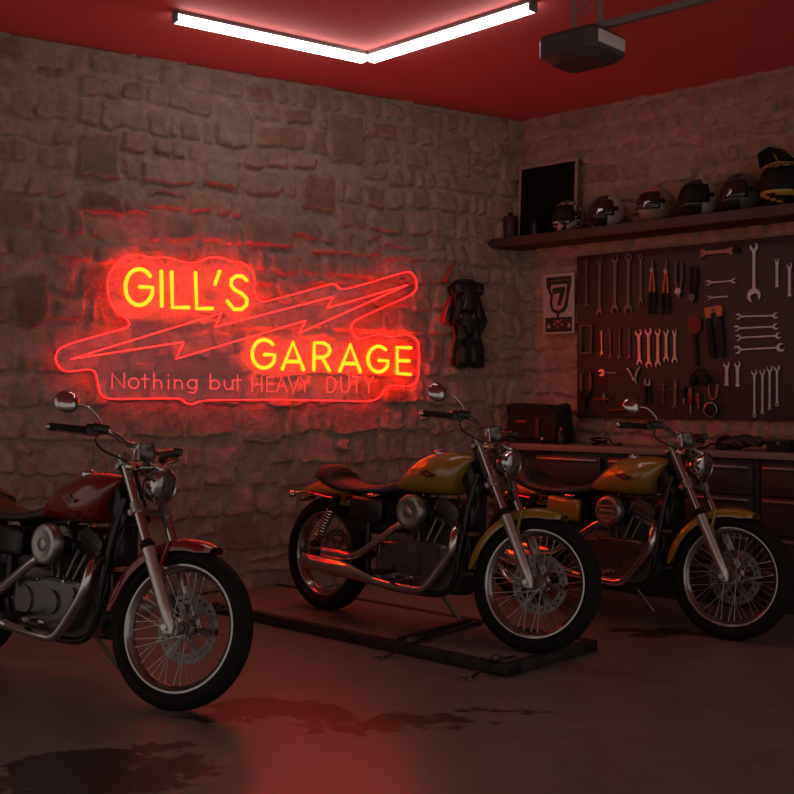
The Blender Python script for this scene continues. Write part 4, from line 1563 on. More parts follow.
# screwdrivers
for p, s_, hm, cm in (((684.8, 386, 684.8, 404), 'shortest and darkest', 'grip', 'dsteel'), ((691.6, 388, 691.9, 414), 'longest, red with pale cap', 'redpl', 'blue'), ((699, 393, 699.6, 409), 'dark red with blue-grey cap', 'redpl', 'blue')):
    e, L = tool('screwdriver', p, 'screwdriver hanging handle up in the bottom row, %s of the three' % s_, 'screwdriver', 'screwdrivers in the bottom row')
    MB().tube([(0, -.018, -.012), (0, -.018, -.03), (0, -.018, -L * .62), (0, -.018, -L * .66)], [.013, .0145, .0125, .008], 12).build('handle', M_[hm], e)
    MB().tube([(0, -.018, 0), (0, -.018, -.006), (0, -.018, -.014)], [.009, .0135, .0135], 12).build('cap', M_[cm], e)
    MB().cyl((0, -.018, -L * .64), (0, -.018, -L), .0042, n=8).build('shaft', M_['steel'], e)
# black ear defenders, U clamp, round tape
e, L = tool('ear_defenders', (702, 369.5, 702, 387), 'black ear defenders hung above the screwdrivers', 'ear defenders')
b = MB()
b.tube([(-.052, -.03, -L * .55), (-.048, -.03, -.03), (0, -.03, 0), (.048, -.03, -.03), (.052, -.03, -L * .55)], .008, 8, 5)
b.build('headband', M_['blackmat'], e)
for s in (-1, 1):
    MB().ball((s * .045, -.034, -L * .62), (.026, .030, .040), 18, 12).build('ear_cup', M_['blackmat'], e)
e, L = tool('horseshoe_clamp', (714, 384, 714, 399.5), 'small U-shaped red-lit clamp above the round tape', 'clamp')
b = MB()
b.tube([(-.028, -.014, 0), (-.030, -.014, -.03), (-.022, -.014, -L * .8), (0, -.014, -L), (.022, -.014, -L * .8), (.030, -.014, -.03), (.028, -.014, 0)], .0075, 8, 4)
b.build('clamp_bow', mat('red_lit_metal', (.42, .16, .10), .4, .6), e)  # clamp metal coloured red in place of the light on it
MB().cyl((.028, -.014, -.012), (.050, -.014, -.012), .005, n=8).build('clamp_screw', M_['dsteel'], e)
e, L = tool('tape_reel', (713, 402, 713, 419), 'round black tape reel with pale rim at the bottom of the board', 'tape reel')
b = MB()
b.lathe([(.0, -.004), (.044, -.004), (.048, -.008), (.048, -.034), (.040, -.040), (.0, -.040)], (0, 0, -.05), (0, 1, 0), 32)
b.build('reel_case', M_['blackmat'], e)
b = MB()
b.lathe([(.043, -.036), (.047, -.036), (.048, -.040), (.043, -.041), (.043, -.036)], (0, 0, -.05), (0, 1, 0), 32)
b.build('reel_rim', M_['steel'], e)
# low left: small hammer and a red bar
e, L = tool('small_hammer', (594.5, 399, 611, 399), 'small red-handled hammer lying level under the bolt cutter', 'hammer')
MB().tube([(0, -.014, 0), (0, -.014, -L)], [.008, .007], 8).build('handle', M_['redpl'], e)
MB().box((.012, -.014, -L * .66), (.058, .022, .022), bev=.004).build('hammer_head', M_['dsteel'], e)
e, L = tool('red_bar', (610, 410, 634.5, 409.4), 'thin red bar lying level at the bottom of the board', 'bar')
MB().tube([(0, -.014, 0), (0, -.014, -L)], .007, 8).build('bar_body', M_['redpl'], e)
MB().cyl((0, .0, -L * .5), (0, -.022, -L * .5), .009, n=8).build('hook', M_['dsteel'], e)

# ------------------------------------------------------------------ poster
x0, z1 = RW(543, 275, .062)
x1, z0 = RW(574, 333, .062)
pw, ph = x1 - x0, z1 - z0
pos = empty('poster', W_(x0, -.055, z0), 'small pale and black poster with a big 7 beside the tool board', 'poster')
MB().box((pw / 2, .0, ph / 2), (pw, .012, ph), bev=.001).build('paper_sheet', mat('poster_paper', (.52, .40, .37), .7), pos)
def flat(poly, d):
    b = MB()
    b.prism([(p[0] * pw, p[1] * ph) for p in poly], Matrix.Translation((0, -.0062 - d, 0)), .0006)
    return b
pk = mat('poster_black', (.020, .014, .014), .6)
prd = mat('poster_red', (.45, .07, .05), .6)
flat([(.08, .03), (.93, .03), (.93, .275), (.08, .275)], 0).build('lower_panel', pk, pos)
flat([(.10, .95), (.92, .95), (.92, .82), (.84, .62), (.80, .45), (.70, .36), (.55, .34), (.52, .27), (.46, .27), (.42, .34), (.28, .38), (.22, .50), (.24, .64), (.12, .78)], 0).build('shield', pk, pos)
b = flat([(.27, .82), (.78, .82), (.74, .60), (.66, .43), (.50, .38), (.34, .42), (.30, .52), (.34, .64), (.24, .74)], .0008)
b.build('shield_field', mat('poster_pink', (.48, .26, .24), .7), pos)
b = flat([(.30, .76), (.72, .78), (.72, .70), (.58, .47), (.46, .47), (.56, .68), (.32, .66)], .0016)
b.build('number', pk, pos, 'black slanted number 7')
b = MB()
for pts in ([(.16, .885), (.86, .895)], [(.13, .44), (.24, .42)], [(.80, .44), (.90, .42)], [(.30, .33), (.70, .33)]):
    b.tube([V((p[0] * pw, -.0068, p[1] * ph)) for p in pts], .0035, 6, flat=.4)
for k in range(9):
    b.box(((.20 + .075 * k) * pw, -.0068, .885 * ph), (.004, .001, .010))
b.build('red_lines', prd, pos)
b = MB()
for cx_, cz_, r_ in ((.38, .16, .012), (.50, .20, .014), (.62, .15, .012), (.48, .11, .010), (.58, .22, .008), (.42, .22, .008)):
    b.cyl(V((cx_ * pw, -.006, cz_ * ph)), V((cx_ * pw, -.0074, cz_ * ph)), r_, n=10)
b.build('flowers', prd, pos, 'small reddish ornament')
b = MB()
for cx_ in (.19, .84):
    b.prism([((cx_ - .06) * pw, .10 * ph), ((cx_ + .06) * pw, .10 * ph), (cx_ * pw, .19 * ph)], Matrix.Translation((0, -.0064, 0)), .0008)
b.build('corner_marks', M_['cream'], pos)

# ------------------------------------------------------------------ shelf
SHD = .30
sh_top = CAM_H + (397 - 202.4) / FPX * 6.59
sh = empty('wall_shelf', W_(0, 0, sh_top), 'long dark wooden shelf high on the wall, carrying the helmets', 'shelf')
m_shelf = mat('dark_shelf_board', (.075, .040, .034), .6, noise=.25, nscale=12)
b = MB()
b.box((1.95, -SHD / 2, -.034), (4.10, SHD, .068), bev=.004)
b.build('shelf_board', m_shelf, sh)
b = MB()
for x in ():
    b = MB()
    b.prism([(-.0, .0), (-.0, -.16), (-.02, -.16), (-.24, -.02), (-.24, 0)], Matrix.Translation((x, 0, -.068)) @ Matrix.Rotation(-pi / 2, 4, 'Z') @ Matrix.Scale(-1, 4, V((1, 0, 0))), .02)
    b.build('bracket', M_['blackmat'], sh)


def shelf_x(u, yoff):
    return RW(u, 220, yoff)[0]


# picture frame leaning on the wall
fx0, fz1 = RW(519, 167, .09)
fx1 = RW(577.5, 160, .09)[0]
fhh = fz1 - sh_top
pf = empty('picture_frame', W_((fx0 + fx1) / 2, -.105, sh_top) @ Matrix.Rotation(R(-3), 4, 'X'), 'square pale-framed black picture leaning on the shelf in the corner', 'picture frame')
fw2 = (fx1 - fx0) / 2
b = MB()
t = .022
b.box((-fw2 + t / 2, 0, fhh / 2), (t, .022, fhh), bev=.003)
b.box((fw2 - t / 2, 0, fhh / 2), (t, .022, fhh), bev=.003)
b.box((0, 0, t / 2), (2 * fw2 - 2 * t, .022, t), bev=.003)
b.box((0, 0, fhh - t / 2), (2 * fw2 - 2 * t, .022, t), bev=.003)
b.build('frame_moulding', mat('pale_frame_wood', (.36, .25, .21), .55), pf)
MB().box((0, .004, fhh / 2), (2 * fw2 - 2 * t, .008, fhh - 2 * t)).build('picture_panel', mat('black_picture', (.006, .005, .005), .85, spec=.1), pf)

# dark tins and a bottle at the shelf's corner end
def lathe_thing(name, u, yo, prof, m, label, cat, cap=None, group=None):
    x = shelf_x(u, yo)
    e = empty(name, W_(x, -yo, sh_top), label, cat, group)
    MB().lathe(prof, (0, 0, 0), (0, 0, 1), 28).build('body', m, e)
    if cap:
        MB().lathe(cap, (0, 0, 0), (0, 0, 1), 20).build('cap', M_['blackmat'], e)
    return e
dark_tin = mat('dark_red_tin', (.055, .022, .022), .5)
lathe_thing('oil_canister', 510.5, .15, [(.0, 0), (.052, 0), (.055, .006), (.055, .168), (.050, .176), (.0, .178)], dark_tin, 'dark red round canister on the shelf in the corner, left of the black picture', 'canister', [(.0, .205), (.016, .205), (.018, .200), (.018, .177), (.0, .177)])
lathe_thing('tall_bottle', 496.5, .17, [(.0, 0), (.033, 0), (.035, .005), (.035, .16), (.030, .19), (.014, .215), (.012, .235), (.0, .236)], M_['blackmat'], 'tall thin dark bottle at the far left end of the shelf', 'bottle', [(.0, .262), (.014, .262), (.015, .258), (.015, .234), (.0, .234)])
lathe_thing('small_jar', 535, .19, [(.0, 0), (.036, 0), (.038, .005), (.038, .082), (.033, .092), (.0, .093)], M_['black'], 'small black jar on the shelf before the black picture', 'jar', [(.0, .112), (.034, .112), (.036, .108), (.036, .092), (.0, .092)])

# ------------------------------------------------------------------ helmets
def helmet_mesh(sx, sy, sz, face=-pi / 2, opening=True):
    """full-face shell, front towards -y; returns rings with the eye port cut by tagging faces"""
    n, m_ = 36, 22
    rings = []
    for i in range(m_ + 1):
        t = -R(58) + (pi / 2 + R(58)) * i / m_
        ring = []
        for j in range(n):
            a = 2 * pi * j / n
            r = cos(t)
            x, y, z = r * cos(a), r * sin(a), sin(t)
            f = max(0, -y)
            # chin bar juts forward, the nape tucks in
            if z < 0:
                y = y - .16 * f * min(1, -z * 2.2)
                if y > 0:
                    y *= 1 + .10 * z
            x *= 1 - .06 * max(0, -z)
            ring.append((x, y, z, a, t))
        rings.append(ring)
    return rings, n, m_


def helmet(u, yo, w, h, d, rot, shell, shell2, label, visor='dark', pattern=0, trim=None):
    x = shelf_x(u, yo)
    S = sin(R(58))
    sz = h / (1 + S)
    sx, sy = w / 2, d / 2
    e = empty('motorcycle_helmet', W_(x, -yo, sh_top) @ Matrix.Rotation(rot, 4, 'Z'), label, 'helmet', 'helmets in a row on the wall shelf')
    rings, n, m_ = helmet_mesh(sx, sy, sz)
    b = MB()
    vs = [V((p[0] * sx, p[1] * sy, p[2] * sz + S * sz)) for r in rings for p in r]
    fs, ms = [], []
    for i in range(m_):
        for j in range(n):
            k = (j + 1) % n
            a = (rings[i][j][3] + pi / n) % (2 * pi) - 3 * pi / 2
            t = rings[i][j][4]
            if visor != 'closed_shell' and abs(a) < R(74) and R(-16) < t < R(38):
                continue
            fs.append([i * n + j, i * n + k, (i + 1) * n + k, (i + 1) * n + j])
            if pattern == 1:
                mm = 1 if (j * 7 + i * 5) % 4 == 0 or ((j // 2) % 3 == 0 and i % 3) else 0
            elif pattern == 2:
                mm = 1 if (a % (2 * pi) > R(60) and a % (2 * pi) < R(300)) else 0
            elif pattern == 3:
                mm = 1 if t > R(30) and abs(a) < R(80) else 0
            elif pattern == 4:
                mm = 1 if (i + j // 2) % 5 == 0 or 3 < i < 7 else 0
            else:
                mm = 0
            ms.append(mm)
    b.add(vs, fs)
    b.m = ms
    sh_ = b.build('shell', [shell, shell2], e, ang=60)
    so = sh_.modifiers.new('thickness', 'SOLIDIFY')
    so.thickness = .010
    so.offset = -1
    # visor
    b = MB()
    rr = []
    for i in range(9):
        t = R(-17 + 57 * i / 8)
        row = []
        for j in range(19):
            a = -pi / 2 + R(-77 + 154 * j / 18)
            x_, y_, z_ = cos(t) * cos(a), cos(t) * sin(a), sin(t)
            if z_ < 0:
                y_ -= .16 * max(0, -y_) * min(1, -z_ * 2.2)
            row.append(V((x_ * sx * 1.012, y_ * sy * 1.012, z_ * sz * 1.012 + S * sz)))
        rr.append(row)
    b.loft(rr, caps=False, closed=False)
    vo = b.build('visor', M_['visor'] if visor != 'open' else M_['blackmat'], e, ang=60)
    so = vo.modifiers.new('thickness', 'SOLIDIFY')
    so.thickness = .003
    for s in (-1, 1):
        c_ = V((s * sx * .97, -sy * .10, sz * .10 + S * sz))
        MB().cyl(c_, c_ + V((s * .010, 0, 0)), .018, .014, n=18).build('visor_pivot', M_['blackmat'], e)
    b = MB()
    lo = rings[0]
    r0 = [V((p[0] * sx * 1.01, p[1] * sy * 1.01, p[2] * sz + S * sz)) for p in lo]
    b.tube(r0 + [r0[0]], .006, 8)
    b.build('neck_trim', M_['blackmat'], e)
    # padded lining
    b = MB()
    b.ball((0, .01, S * sz), (sx * .86, sy * .84, sz * .86), 24, 14, lo=-R(55))
    b.build('lining', M_['blackmat'], e)
    # chin vent
    MB().box((0, -sy * 1.10, sz * .36), (.06, .014, .014), bev=.004).build('chin_vent', M_['blackmat'], e)
    if trim:
        trim(e, sx, sy, sz, S)
    return e


M_['visor'] = mat('smoked_visor', (.03, .025, .025), .10, 0, coat=.6)
hw_ = mat('helmet_white', (.48, .44, .41), .3, coat=.5)
hb_ = mat('helmet_black', (.015, .014, .014), .28, coat=.5)
hr_ = mat('helmet_red', (.40, .03, .02), .3, coat=.5)
hc_ = mat('helmet_cream', (.42, .33, .22), .35, coat=.4, noise=.5, nscale=40, col2=(.10, .07, .05))
ho_ = mat('helmet_orange', (.55, .14, .04), .3, coat=.5)
hg_ = mat('helmet_grey', (.12, .11, .11), .35, coat=.4)
hy_ = mat('helmet_yellow', (.42, .30, .03), .35, coat=.4)
yo = .19
def band(m, z0, w, name='stripe'):
    def f(e, sx, sy, sz, S):
        b = MB()
        t = R(z0)
        pts = [V((cos(t) * cos(a) * sx * 1.03, cos(t) * sin(a) * sy * 1.03, sin(t) * sz * 1.03 + S * sz)) for a in [-pi / 2 + R(-60 + 120 * k / 14) for k in range(15)]]
        b.tube(pts, w, 6, flat=.4)
        b.build(name, m, e)
    return f
helmet(568, yo, .205, .225, .24, R(-15), hw_, hb_, 'white helmet with busy black and red speckled pattern, first in the row', 'open', 1, band(hr_, 42, .006))
helmet(607, yo, .225, .225, .26, R(-18), hb_, hw_, 'black helmet with dark visor and white back, second in the row', 'dark', 2)
helmet(656, yo, .235, .235, .27, R(-32), hc_, ho_, 'cream patterned helmet with orange brow, third in the row', 'dark', 3, band(M_['white'], -4, .004, 'visor_stripe'))
helmet(699, yo, .245, .245, .28, R(-15), hb_, hw_, 'black helmet with wide open black port and white back panel, fourth in the row', 'open', 2)
helmet(741, yo, .225, .245, .27, R(-28), hb_, hg_, 'plain black and grey helmet with smoked visor, fifth in the row', 'dark', 2)
def peak(e, sx, sy, sz, S):
    b = MB()
    prof = []
    rings = []
    for i in range(9):
        k = i / 8
        y = -sy * .45 - k * .12
        z = S * sz + sz * .93 + k * .065
        w = sx * (.92 - .30 * k)
        rings.append([V((w * c, y + abs(c) * .02, z - .028 * c * c + dz)) for c, dz in ((-1, 0), (-.6, .006), (0, .010), (.6, .006), (1, 0), (.6, -.004), (0, 0), (-.6, -.004))])
    b.loft(rings)
    b.build('peak', hb_, e, 'black and yellow peak')
    b = MB()
    for s in (-1, 0, 1):
        b.tube([V((s * sx * .55, -sy * .5, S * sz + sz * .95)), V((s * sx * .42, -sy * .45 - .11, S * sz + sz * .93 + .066))], .006, 6, flat=.5)
    r = [V((sx * .9 * cos(a) * cos(R(54)), sy * sin(a) * cos(R(54)) * 1.02, S * sz + sin(R(54)) * sz * 1.02)) for a in [2 * pi * k / 30 for k in range(31)]]
    b.tube(r, .005, 6)
    b.build('yellow_piping', hy_, e)
    b = MB()
    for i, chh in enumerate('IXON'):
        for l in caps(-.062 + i * .032, 0, 1, .022 if chh != 'I' else .010, chh):
            pts = [V((p[0], 0, (1 - p[1]) * .028)) for p in l]
            pts = [V((p.x, -sy * 1.04 * math.sqrt(max(.1, 1 - (p.x / sx) ** 2)) * cos(R(42)) - .010 + p.z * .35, S * sz + sz * .62 + p.z)) for p in pts]
            b.tube(pts, .0034, 5)
    b.build('brow_lettering', hy_, e, 'small yellow letters on the brow')
helmet(783, yo, .275, .285, .31, R(-2), hb_, hy_, 'black and yellow off-road helmet with raised peak, last in the row', 'open', 4, peak)

# ------------------------------------------------------------------ workbench
BD = .50
BZ = .952
bx0, bx1 = -.02, RW(794, 460, BD)[0] + .7
m_cab = mat('dark_cabinet_lacquer', (.050, .040, .040), .45, noise=.1)
m_hand = mat('drawer_handle_metal', (.45, .40, .38), .35, .8)
wt = empty('worktop', W_(0, 0, BZ - .04), 'long grey-brown worktop running along the tool wall', 'worktop')
MB().box(((bx0 + bx1) / 2, -.02 - (BD) / 2, .02), (bx1 - bx0, BD, .04), bev=.004).build('slab', mat('worktop_laminate', (.26, .19, .17), .5, noise=.15, nscale=8), wt)
# unit boundaries read on the front plane
us = [RW(604, 470, BD)[0], RW(681, 470, BD)[0], RW(757, 470, BD)[0]]
w_u = us[1] - us[0]
edges = [us[0] - w_u * 1.02, us[0], us[1], us[2], us[2] + w_u, us[2] + 2 * w_u]
edges[0] = max(edges[0], -.02)
names = ['in the corner behind the middle motorcycle', 'behind the tank of the far motorcycle', 'behind the headlamp of the far motorcycle', 'behind the front wheel at the right edge', 'beyond the right edge of the photo']
for i in range(5):
    a, c = edges[i] + .002, edges[i + 1] - .002
    if i == 4:
        c = min(c, bx1 - .01)
    e = empty('drawer_cabinet', W_((a + c) / 2, 0, 0), 'dark drawer cabinet under the worktop, ' + names[i], 'cabinet', 'dark drawer cabinets under the worktop')
    w2 = c - a
    b = MB()
    b.box((0, -BD / 2 + .015, .50), (w2, BD - .05, .838), bev=.003)
    b.box((0, -BD / 2 + .04, .04), (w2 - .02, BD - .10, .08))
    b.build('cabinet_body', m_cab, e)
    for z0, z1 in ((.695, .880), (.465, .685), (.275, .455), (.095, .265)):
        b = MB()
        b.box((0, -BD + .006, (z0 + z1) / 2), (w2 - .05, .020, z1 - z0), bev=.003)
        dr = b.build('drawer', m_cab, e)
        b = MB()
        b.box((0, -BD - .014, z1 - .022), (w2 - .085, .018, .016), bev=.004)
        b.box((0, -BD - .008, z1 - .018), (w2 - .085, .020, .006), bev=.002)
        b.build('handle', m_hand, dr)

# ------------------------------------------------------------------ things on the worktop
def bench_pt(u, yoff):
    return RW(u, 440, yoff)[0]
# tool bag
bgx0, bgx1 = bench_pt(506, .30), bench_pt(565, .30)
bw = bgx1 - bgx0
bag = empty('tool_bag', W_((bgx0 + bgx1) / 2, -.24, BZ), 'black fabric tool bag with small red tag standing on the worktop in the corner', 'bag')
m_bag = mat('black_canvas', (.018, .013, .013), .85, bump=.3, bscale=120)
b = MB()
hb2 = .265
prof = [(.0, 1.0, .0), (.03, 1.02, 0), (.15, 1.0, 0), (.20, .97, 0), (hb2 - .01, .93, 0), (hb2, .85, 0)]
rings = []
for z, k, _ in prof:
    ring = []
    for j in range(32):
        a = 2 * pi * j / 32
        x = math.copysign(abs(cos(a)) ** .35, cos(a)) * bw * .46 * k
        y = math.copysign(abs(sin(a)) ** .45, sin(a)) * .12 * k
        ring.append(V((x, y, z + (.020 * sin(a * 3 + 1) if z > .19 else 0))))
    rings.append(ring)
b.loft(rings)
body_ = b.build('bag_body', m_bag, bag)
b = MB()
b.box((-.05, -.128, .105), (bw * .44, .035, .15), bev=.014, seg=3)
b.build('front_pocket', m_bag, bag)
b = MB()
b.box((bw * .36, -.120, .115), (bw * .20, .05, .19), bev=.016, seg=3)
b.build('side_pocket', m_bag, bag)
b = MB()
b.tube([(-bw * .44, -.05, .20), (-bw * .40, -.09, .255), (-bw * .2, -.10, .235), (0, -.10, .215), (bw * .15, -.10, .245), (bw * .36, -.08, .262), (bw * .45, -.05, .22)], .016, 10, 5, flat=.8)
b.build('carry_strap', m_bag, bag)
b = MB()
b.box((-.055, -.147, .155), (.085, .004, .016), bev=.001)
b.build('tag_label', M_['redpl'], bag, 'small red lettered tag')
MB().box((bw * .14, -.13, .11), (.035, .02, .14), bev=.006).build('red_panel', mat('dark_red_canvas', (.14, .02, .02), .8), bag)
# a small bottle and a dark canister before the bag
def bench_thing(name, u, yo_, label, cat):
    return empty(name, W_(bench_pt(u, yo_), -yo_, BZ), label, cat)
e = bench_thing('small_bottle', 542, .42, 'tiny white-capped bottle in front of the tool bag', 'bottle')
MB().lathe([(.0, 0), (.013, 0), (.014, .004), (.014, .026), (.008, .032), (.0, .032)], (0, 0, 0), (0, 0, 1), 16).build('body', M_['blackmat'], e)
MB().lathe([(.0, .046), (.008, .046), (.009, .043), (.009, .031), (.0, .031)], (0, 0, 0), (0, 0, 1), 14).build('cap', M_['white'], e)
e = bench_thing('spray_can', 561, .38, 'small dark spray can beside the tool bag', 'can')
MB().lathe([(.0, 0), (.024, 0), (.025, .004), (.025, .085), (.016, .098), (.0, .099)], (0, 0, 0), (0, 0, 1), 20).build('body', M_['black'], e)
MB().lathe([(.0, .118), (.010, .118), (.011, .114), (.011, .097), (.0, .097)], (0, 0, 0), (0, 0, 1), 12).build('cap', M_['redpl'], e)
# coiled cable
e = bench_thing('coiled_cable', 599, .34, 'small tangle of dark cable lying on the worktop before the board', 'cable')
b = MB()
rs = random.Random(5)
pts = []
for k in range(46):
    a = k * .55
    pts.append(V((cos(a) * (.045 + .02 * sin(k * .31)) + .02 * sin(k * .13), sin(a) * (.03 + .01 * cos(k * .4)), .008 + .0009 * k + .006 * sin(k * .9))))
pts += [V((.09, -.01, .04)), V((.12, -.02, .012)), V((.155, -.01, .008))]
b.tube(pts, .0048, 7, 3)
b.build('cable', M_['blackmat'], e)
MB().box((.165, -.008, .012), (.035, .02, .018), bev=.004).build('plug', M_['blackmat'], e)
# gloves, sander and box
e = bench_thing('leather_gloves', 745, .33, 'crumpled black leather gloves lying on the worktop under the board', 'gloves')
b = MB()
rs = random.Random(8)
for k in range(2):
    ox = -.045 + k * .075
    rr = []
    for i in range(10):
        t = i / 9
        rr.append([V((ox - .10 + .19 * t, cos(a) * (.045 + .02 * sin(t * 4 + k)), .046 + (.016 + .022 * sin(pi * t)) * (1 + .2 * sin(t * 9 + k * 2 + a * 2)) * sin(a) + .012 * k)) for a in [2 * pi * j / 18 for j in range(18)]])
    b = MB()
    b.loft(rr)
    for j in range(4):
        yb = -.036 + j * .024
        b.tube([V((ox + .07, yb, .045 + .01 * k)), V((ox + .115, yb * 1.15, .058 - .008 * j + .01 * k)), V((ox + .150 - .006 * j, yb * 1.2, .030 + .01 * k))], [.014, .013, .009], 10, 4)
    b.tube([V((ox - .01, -.045, .05)), V((ox + .03, -.075, .055)), V((ox + .07, -.085, .030))], [.016, .014, .010], 10, 4)
    b.build('glove', M_['leather'], e)
e = bench_thing('power_sander', 724, .36, 'small black hand sander with a hose end beside the gloves', 'tool')
b = MB()
b.box((0, 0, .014), (.10, .06, .024), bev=.006)
b.tube([V((-.04, 0, .03)), V((-.02, 0, .060)), V((.03, 0, .066)), V((.06, 0, .05))], [.018, .022, .022, .016], 12, 4)
b.build('sander_body', M_['blackmat'], e)
MB().tube([V((-.045, 0, .03)), V((-.09, .01, .035)), V((-.13, 0, .010)), V((-.17, -.01, .008))], .007, 8, 4).build('hose', M_['blackmat'], e)
e = bench_thing('small_case', 782, .33, 'flat black tool case at the right end of the visible worktop', 'case')
MB().box((0, 0, .026), (.15, .11, .052), bev=.006).build('case_body', M_['blackmat'], e)
MB().box((0, 0, .062), (.15, .11, .020), bev=.006).build('lid', M_['black'], e)
MB().box((0, -.057, .050), (.022, .006, .020), bev=.002).build('latch', M_['dsteel'], e)

# ------------------------------------------------------------------ riding suit on the sign wall
sx0, sz1 = LW(464, 259, .05)
_, sz0 = LW(464, 367.5, .05)
SH = sz1 - sz0
su = empty('riding_suit', WM(FL, sx0, -.03, sz0), 'black padded riding suit hung on the stone wall beside the neon sign', 'suit')
def sp(u, v, y=0.0):
    x, z = LW(u, v, .05)
    return V((x - sx0, y, z - sz0))
def cr(px, py):
    return (435 + px / 6.35, 250 + py / 6.35)
m_suit = mat('black_leather_suit', (.014, .013, .014), .38, bump=.25, bscale=90)
outl = [(165, 185), (125, 195), (85, 250), (100, 290), (112, 330), (105, 400), (98, 460), (130, 500), (145, 550), (130, 620), (122, 730), (150, 748), (210, 745), (215, 640), (218, 600), (228, 640), (240, 742), (280, 750), (305, 735), (300, 620), (285, 545), (310, 490), (322, 455), (300, 380), (275, 310), (288, 250), (250, 200), (225, 185)]
pl2 = [sp(*cr(*p)) for p in outl]
ring0 = catmull(pl2 + [pl2[0]], 3)[:-1]
cxs = sum(p.x for p in ring0) / len(ring0)
def shape(y, k):
    # shrink towards the local limb axis rather than the centre: offset along the edge normal
    out = []
    n = len(ring0)
    for i, p in enumerate(ring0):
        t = (ring0[(i + 1) % n] - ring0[i - 1]).normalized()
        nn = V((-t.z, 0, t.x))
        out.append(V((p.x, y, p.z)) + V((nn.x, 0, nn.z)) * k)
    return out
area = sum(ring0[i].x * ring0[(i + 1) % len(ring0)].z - ring0[(i + 1) % len(ring0)].x * ring0[i].z for i in range(len(ring0)))
sg = 1 if area > 0 else -1
b = MB()
L0 = [shape(0, -.004 * sg * -1), shape(-.018, 0), shape(-.040, .004 * sg), shape(-.055, .011 * sg)]
n = len(ring0)
vs = [p for r in L0 for p in r]
fs = []
for i in range(3):
    for j in range(n):
        k = (j + 1) % n
        fs.append([i * n + j, i * n + k, (i + 1) * n + k, (i + 1) * n + j])
tri = tessellate_polygon([[V((p.x, p.z, 0)) for p in L0[-1]]])
fs += [[3 * n + i for i in t] for t in tri]
tri = tessellate_polygon([[V((p.x, p.z, 0)) for p in L0[0]]])
fs += [list(t)[::-1] for t in tri]
b.add(vs, fs)
# padded limbs and chest on top of the sheet
def pad(p0, p1, r0, r1, fl=.55):
    a, c = sp(*cr(*p0)), sp(*cr(*p1))
    a.y = c.y = -.05
    rings = []
    d = c - a
    t = d.normalized()
    q = t.cross(V((0, 1, 0))).normalized()
    for i in range(9):
        k = i / 8
        r = (r0 + (r1 - r0) * k) * (max(0.0, 1 - (2 * k - 1) ** 4) ** .5 + .02)
        o = a + d * k
        rings.append([o + q * cos(w_) * r + V((0, 1, 0)) * sin(w_) * r * fl for w_ in [2 * pi * j / 16 for j in range(16)]])
    b.loft(rings)
for s in (-1, 1):
    m = lambda x: 203 + s * (x - 203)
    pad((m(150), 205), (m(140), 300), .050, .044)
    pad((m(160), 290), (m(125), 470), .034, .040)
    pad((m(165), 470), (m(155), 600), .052, .040)
    pad((m(170), 590), (m(168), 745), .042, .038)
pad((203, 195), (203, 420), .085, .075, .45)
pad((203, 380), (203, 560), .075, .060, .45)
b.build('suit_body', m_suit, su, ang=50)
b = MB()
for pts in ([(115, 255), (170, 268)], [(235, 262), (262, 268)], [(150, 375), (168, 325)], [(272, 345), (290, 385)], [(132, 440), (136, 412)], [(298, 415), (303, 445)], [(150, 545), (168, 552)], [(248, 552), (268, 548)], [(120, 190), (135, 182)], [(205, 440), (214, 410), (222, 440)]):
    b.tube([sp(*cr(*p), y=-.083) for p in pts], .0048, 6, flat=.5)
b.build('grey_armour_marks', mat('suit_grey_print', (.28, .26, .26), .5), su)
b = MB()
c_ = sp(*cr(187, 122), y=-.045)
rr_ = [c_ + V((cos(a) * .036, 0, sin(a) * .050)) for a in [2 * pi * k / 28 for k in range(29)]]
b.tube(rr_, .012, 8)
b.tube([c_ + V((-.02, 0, .044)), c_ + V((-.05, .01, -.01)), c_ + V((-.075, .01, -.08))], .004, 6, 4)
b.tube([c_ + V((.02, 0, .044)), c_ + V((.05, .01, -.02)), c_ + V((.085, .01, -.10))], .004, 6, 4)
b.build('hanging_ring', mat('ring_grey', (.30, .22, .20), .5), su)
# red light along the wall-side edge, put in as red-coloured strips
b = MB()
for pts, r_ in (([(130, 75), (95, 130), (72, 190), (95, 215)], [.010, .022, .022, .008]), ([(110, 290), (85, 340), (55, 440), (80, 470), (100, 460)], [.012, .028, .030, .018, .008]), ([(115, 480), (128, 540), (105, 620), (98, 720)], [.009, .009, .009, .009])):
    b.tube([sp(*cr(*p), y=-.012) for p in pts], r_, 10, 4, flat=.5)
b.build('red_edge_light', mat('red_edge_light_tint', (.55, .03, .025), .4), su)

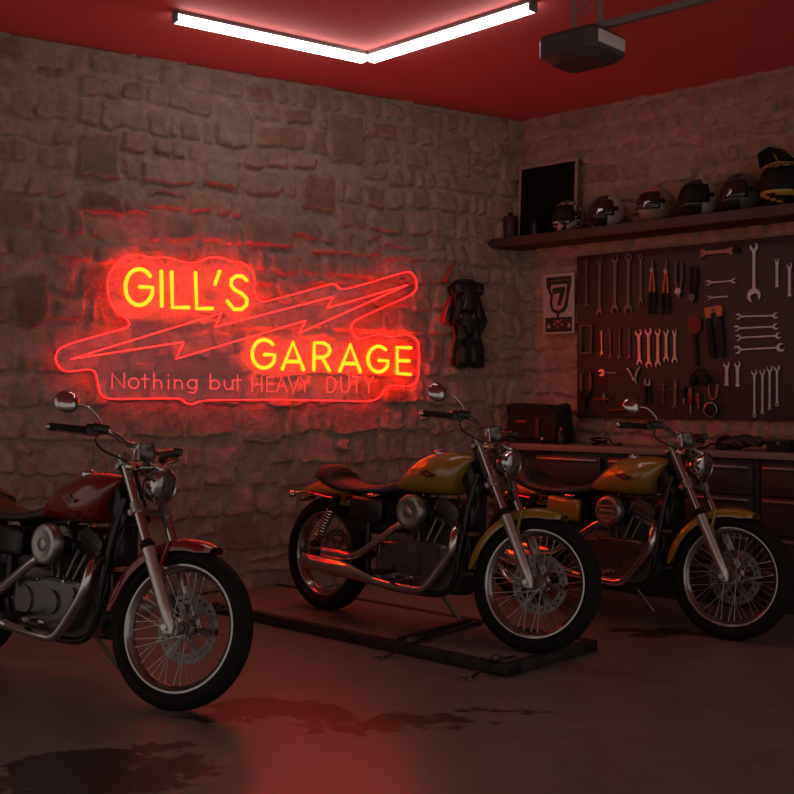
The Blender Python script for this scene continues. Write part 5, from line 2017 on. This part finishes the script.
# ------------------------------------------------------------------ garage door opener
ODp = 5.15
def at_depth(u, v, Z):
    return V(((u - 397) / FPX * Z, Z, CAM_H + (397 - v) / FPX * Z))
pc_ = at_depth(535.5, 62, ODp)           # near lower corner of the body
OM = Matrix(((RD.x, -RD.y, 0, pc_.x), (RD.y, RD.x, 0, pc_.y), (0, 0, 1, 2.835), (0, 0, 0, 1)))
op = empty('garage_door_opener', OM, 'grey box-shaped garage door opener hanging from the red-lit ceiling', 'opener')
OL, OW, OH = .32, .29, .130               # along the rail, across, height
m_op = mat('opener_grey', (.085, .08, .08), .45)
def orng(z, ins, cut):
    pts = [(ins, cut), (cut, ins), (OL - cut, ins), (OL - ins, cut), (OL - ins, OW - cut), (OL - cut, OW - ins), (cut, OW - ins), (ins, OW - cut)]
    return [V((p[0], p[1], z)) for p in pts]
b = MB()
b.loft([orng(0, .045, .07), orng(.022, .010, .040), orng(.030, .0, .030), orng(.112, .0, .030), orng(OH, .010, .035)])
b.build('housing', m_op, op, ang=25)
# pale light lens on the near long side towards the rail end
b = MB()
b.box((OL, OW * .5, .080), (.016, OW * .78, .060), bev=.006)
b.build('light_lens', mat('opener_lens', (.80, .78, .76), .4), op, 'pale translucent lens')
b = MB()
b.cyl(V((.04, OW * .5, .06)), V((-.002, OW * .5, .06)), .012, n=12)
b.build('button', M_['blackmat'], op)
for k, (x, y) in enumerate(((.17, .06), (.27, .13))):
    b = MB()
    hgt = CEIL - 2.835
    b.box((x, y, (OH + hgt) / 2), (.024, .004, hgt - OH + .004), bev=.001)
    b.box((x, y + .010, hgt - .003), (.026, .03, .004))
    b.build('hanger_strap', lampg, op)
b = MB()
b.cyl(V((.17, .06, OH + .07)), V((.27, .13, OH + .23)), .006, n=8)
b.tube([V((.18, .08, OH)), V((.20, .08, OH + .06)), V((.26, .12, OH + .17)), V((.24, .10, hgt - .005))], .004, 6, 5)
b.build('cross_brace', lampg, op)
b = MB()
b.box((.20 + 1.35, OW * .45, OH + .022), (2.7, .036, .030), bev=.003)
b.box((.20, OW * .45, OH + .005), (.14, .08, .02), bev=.003)
b.build('drive_rail', lampg, op)
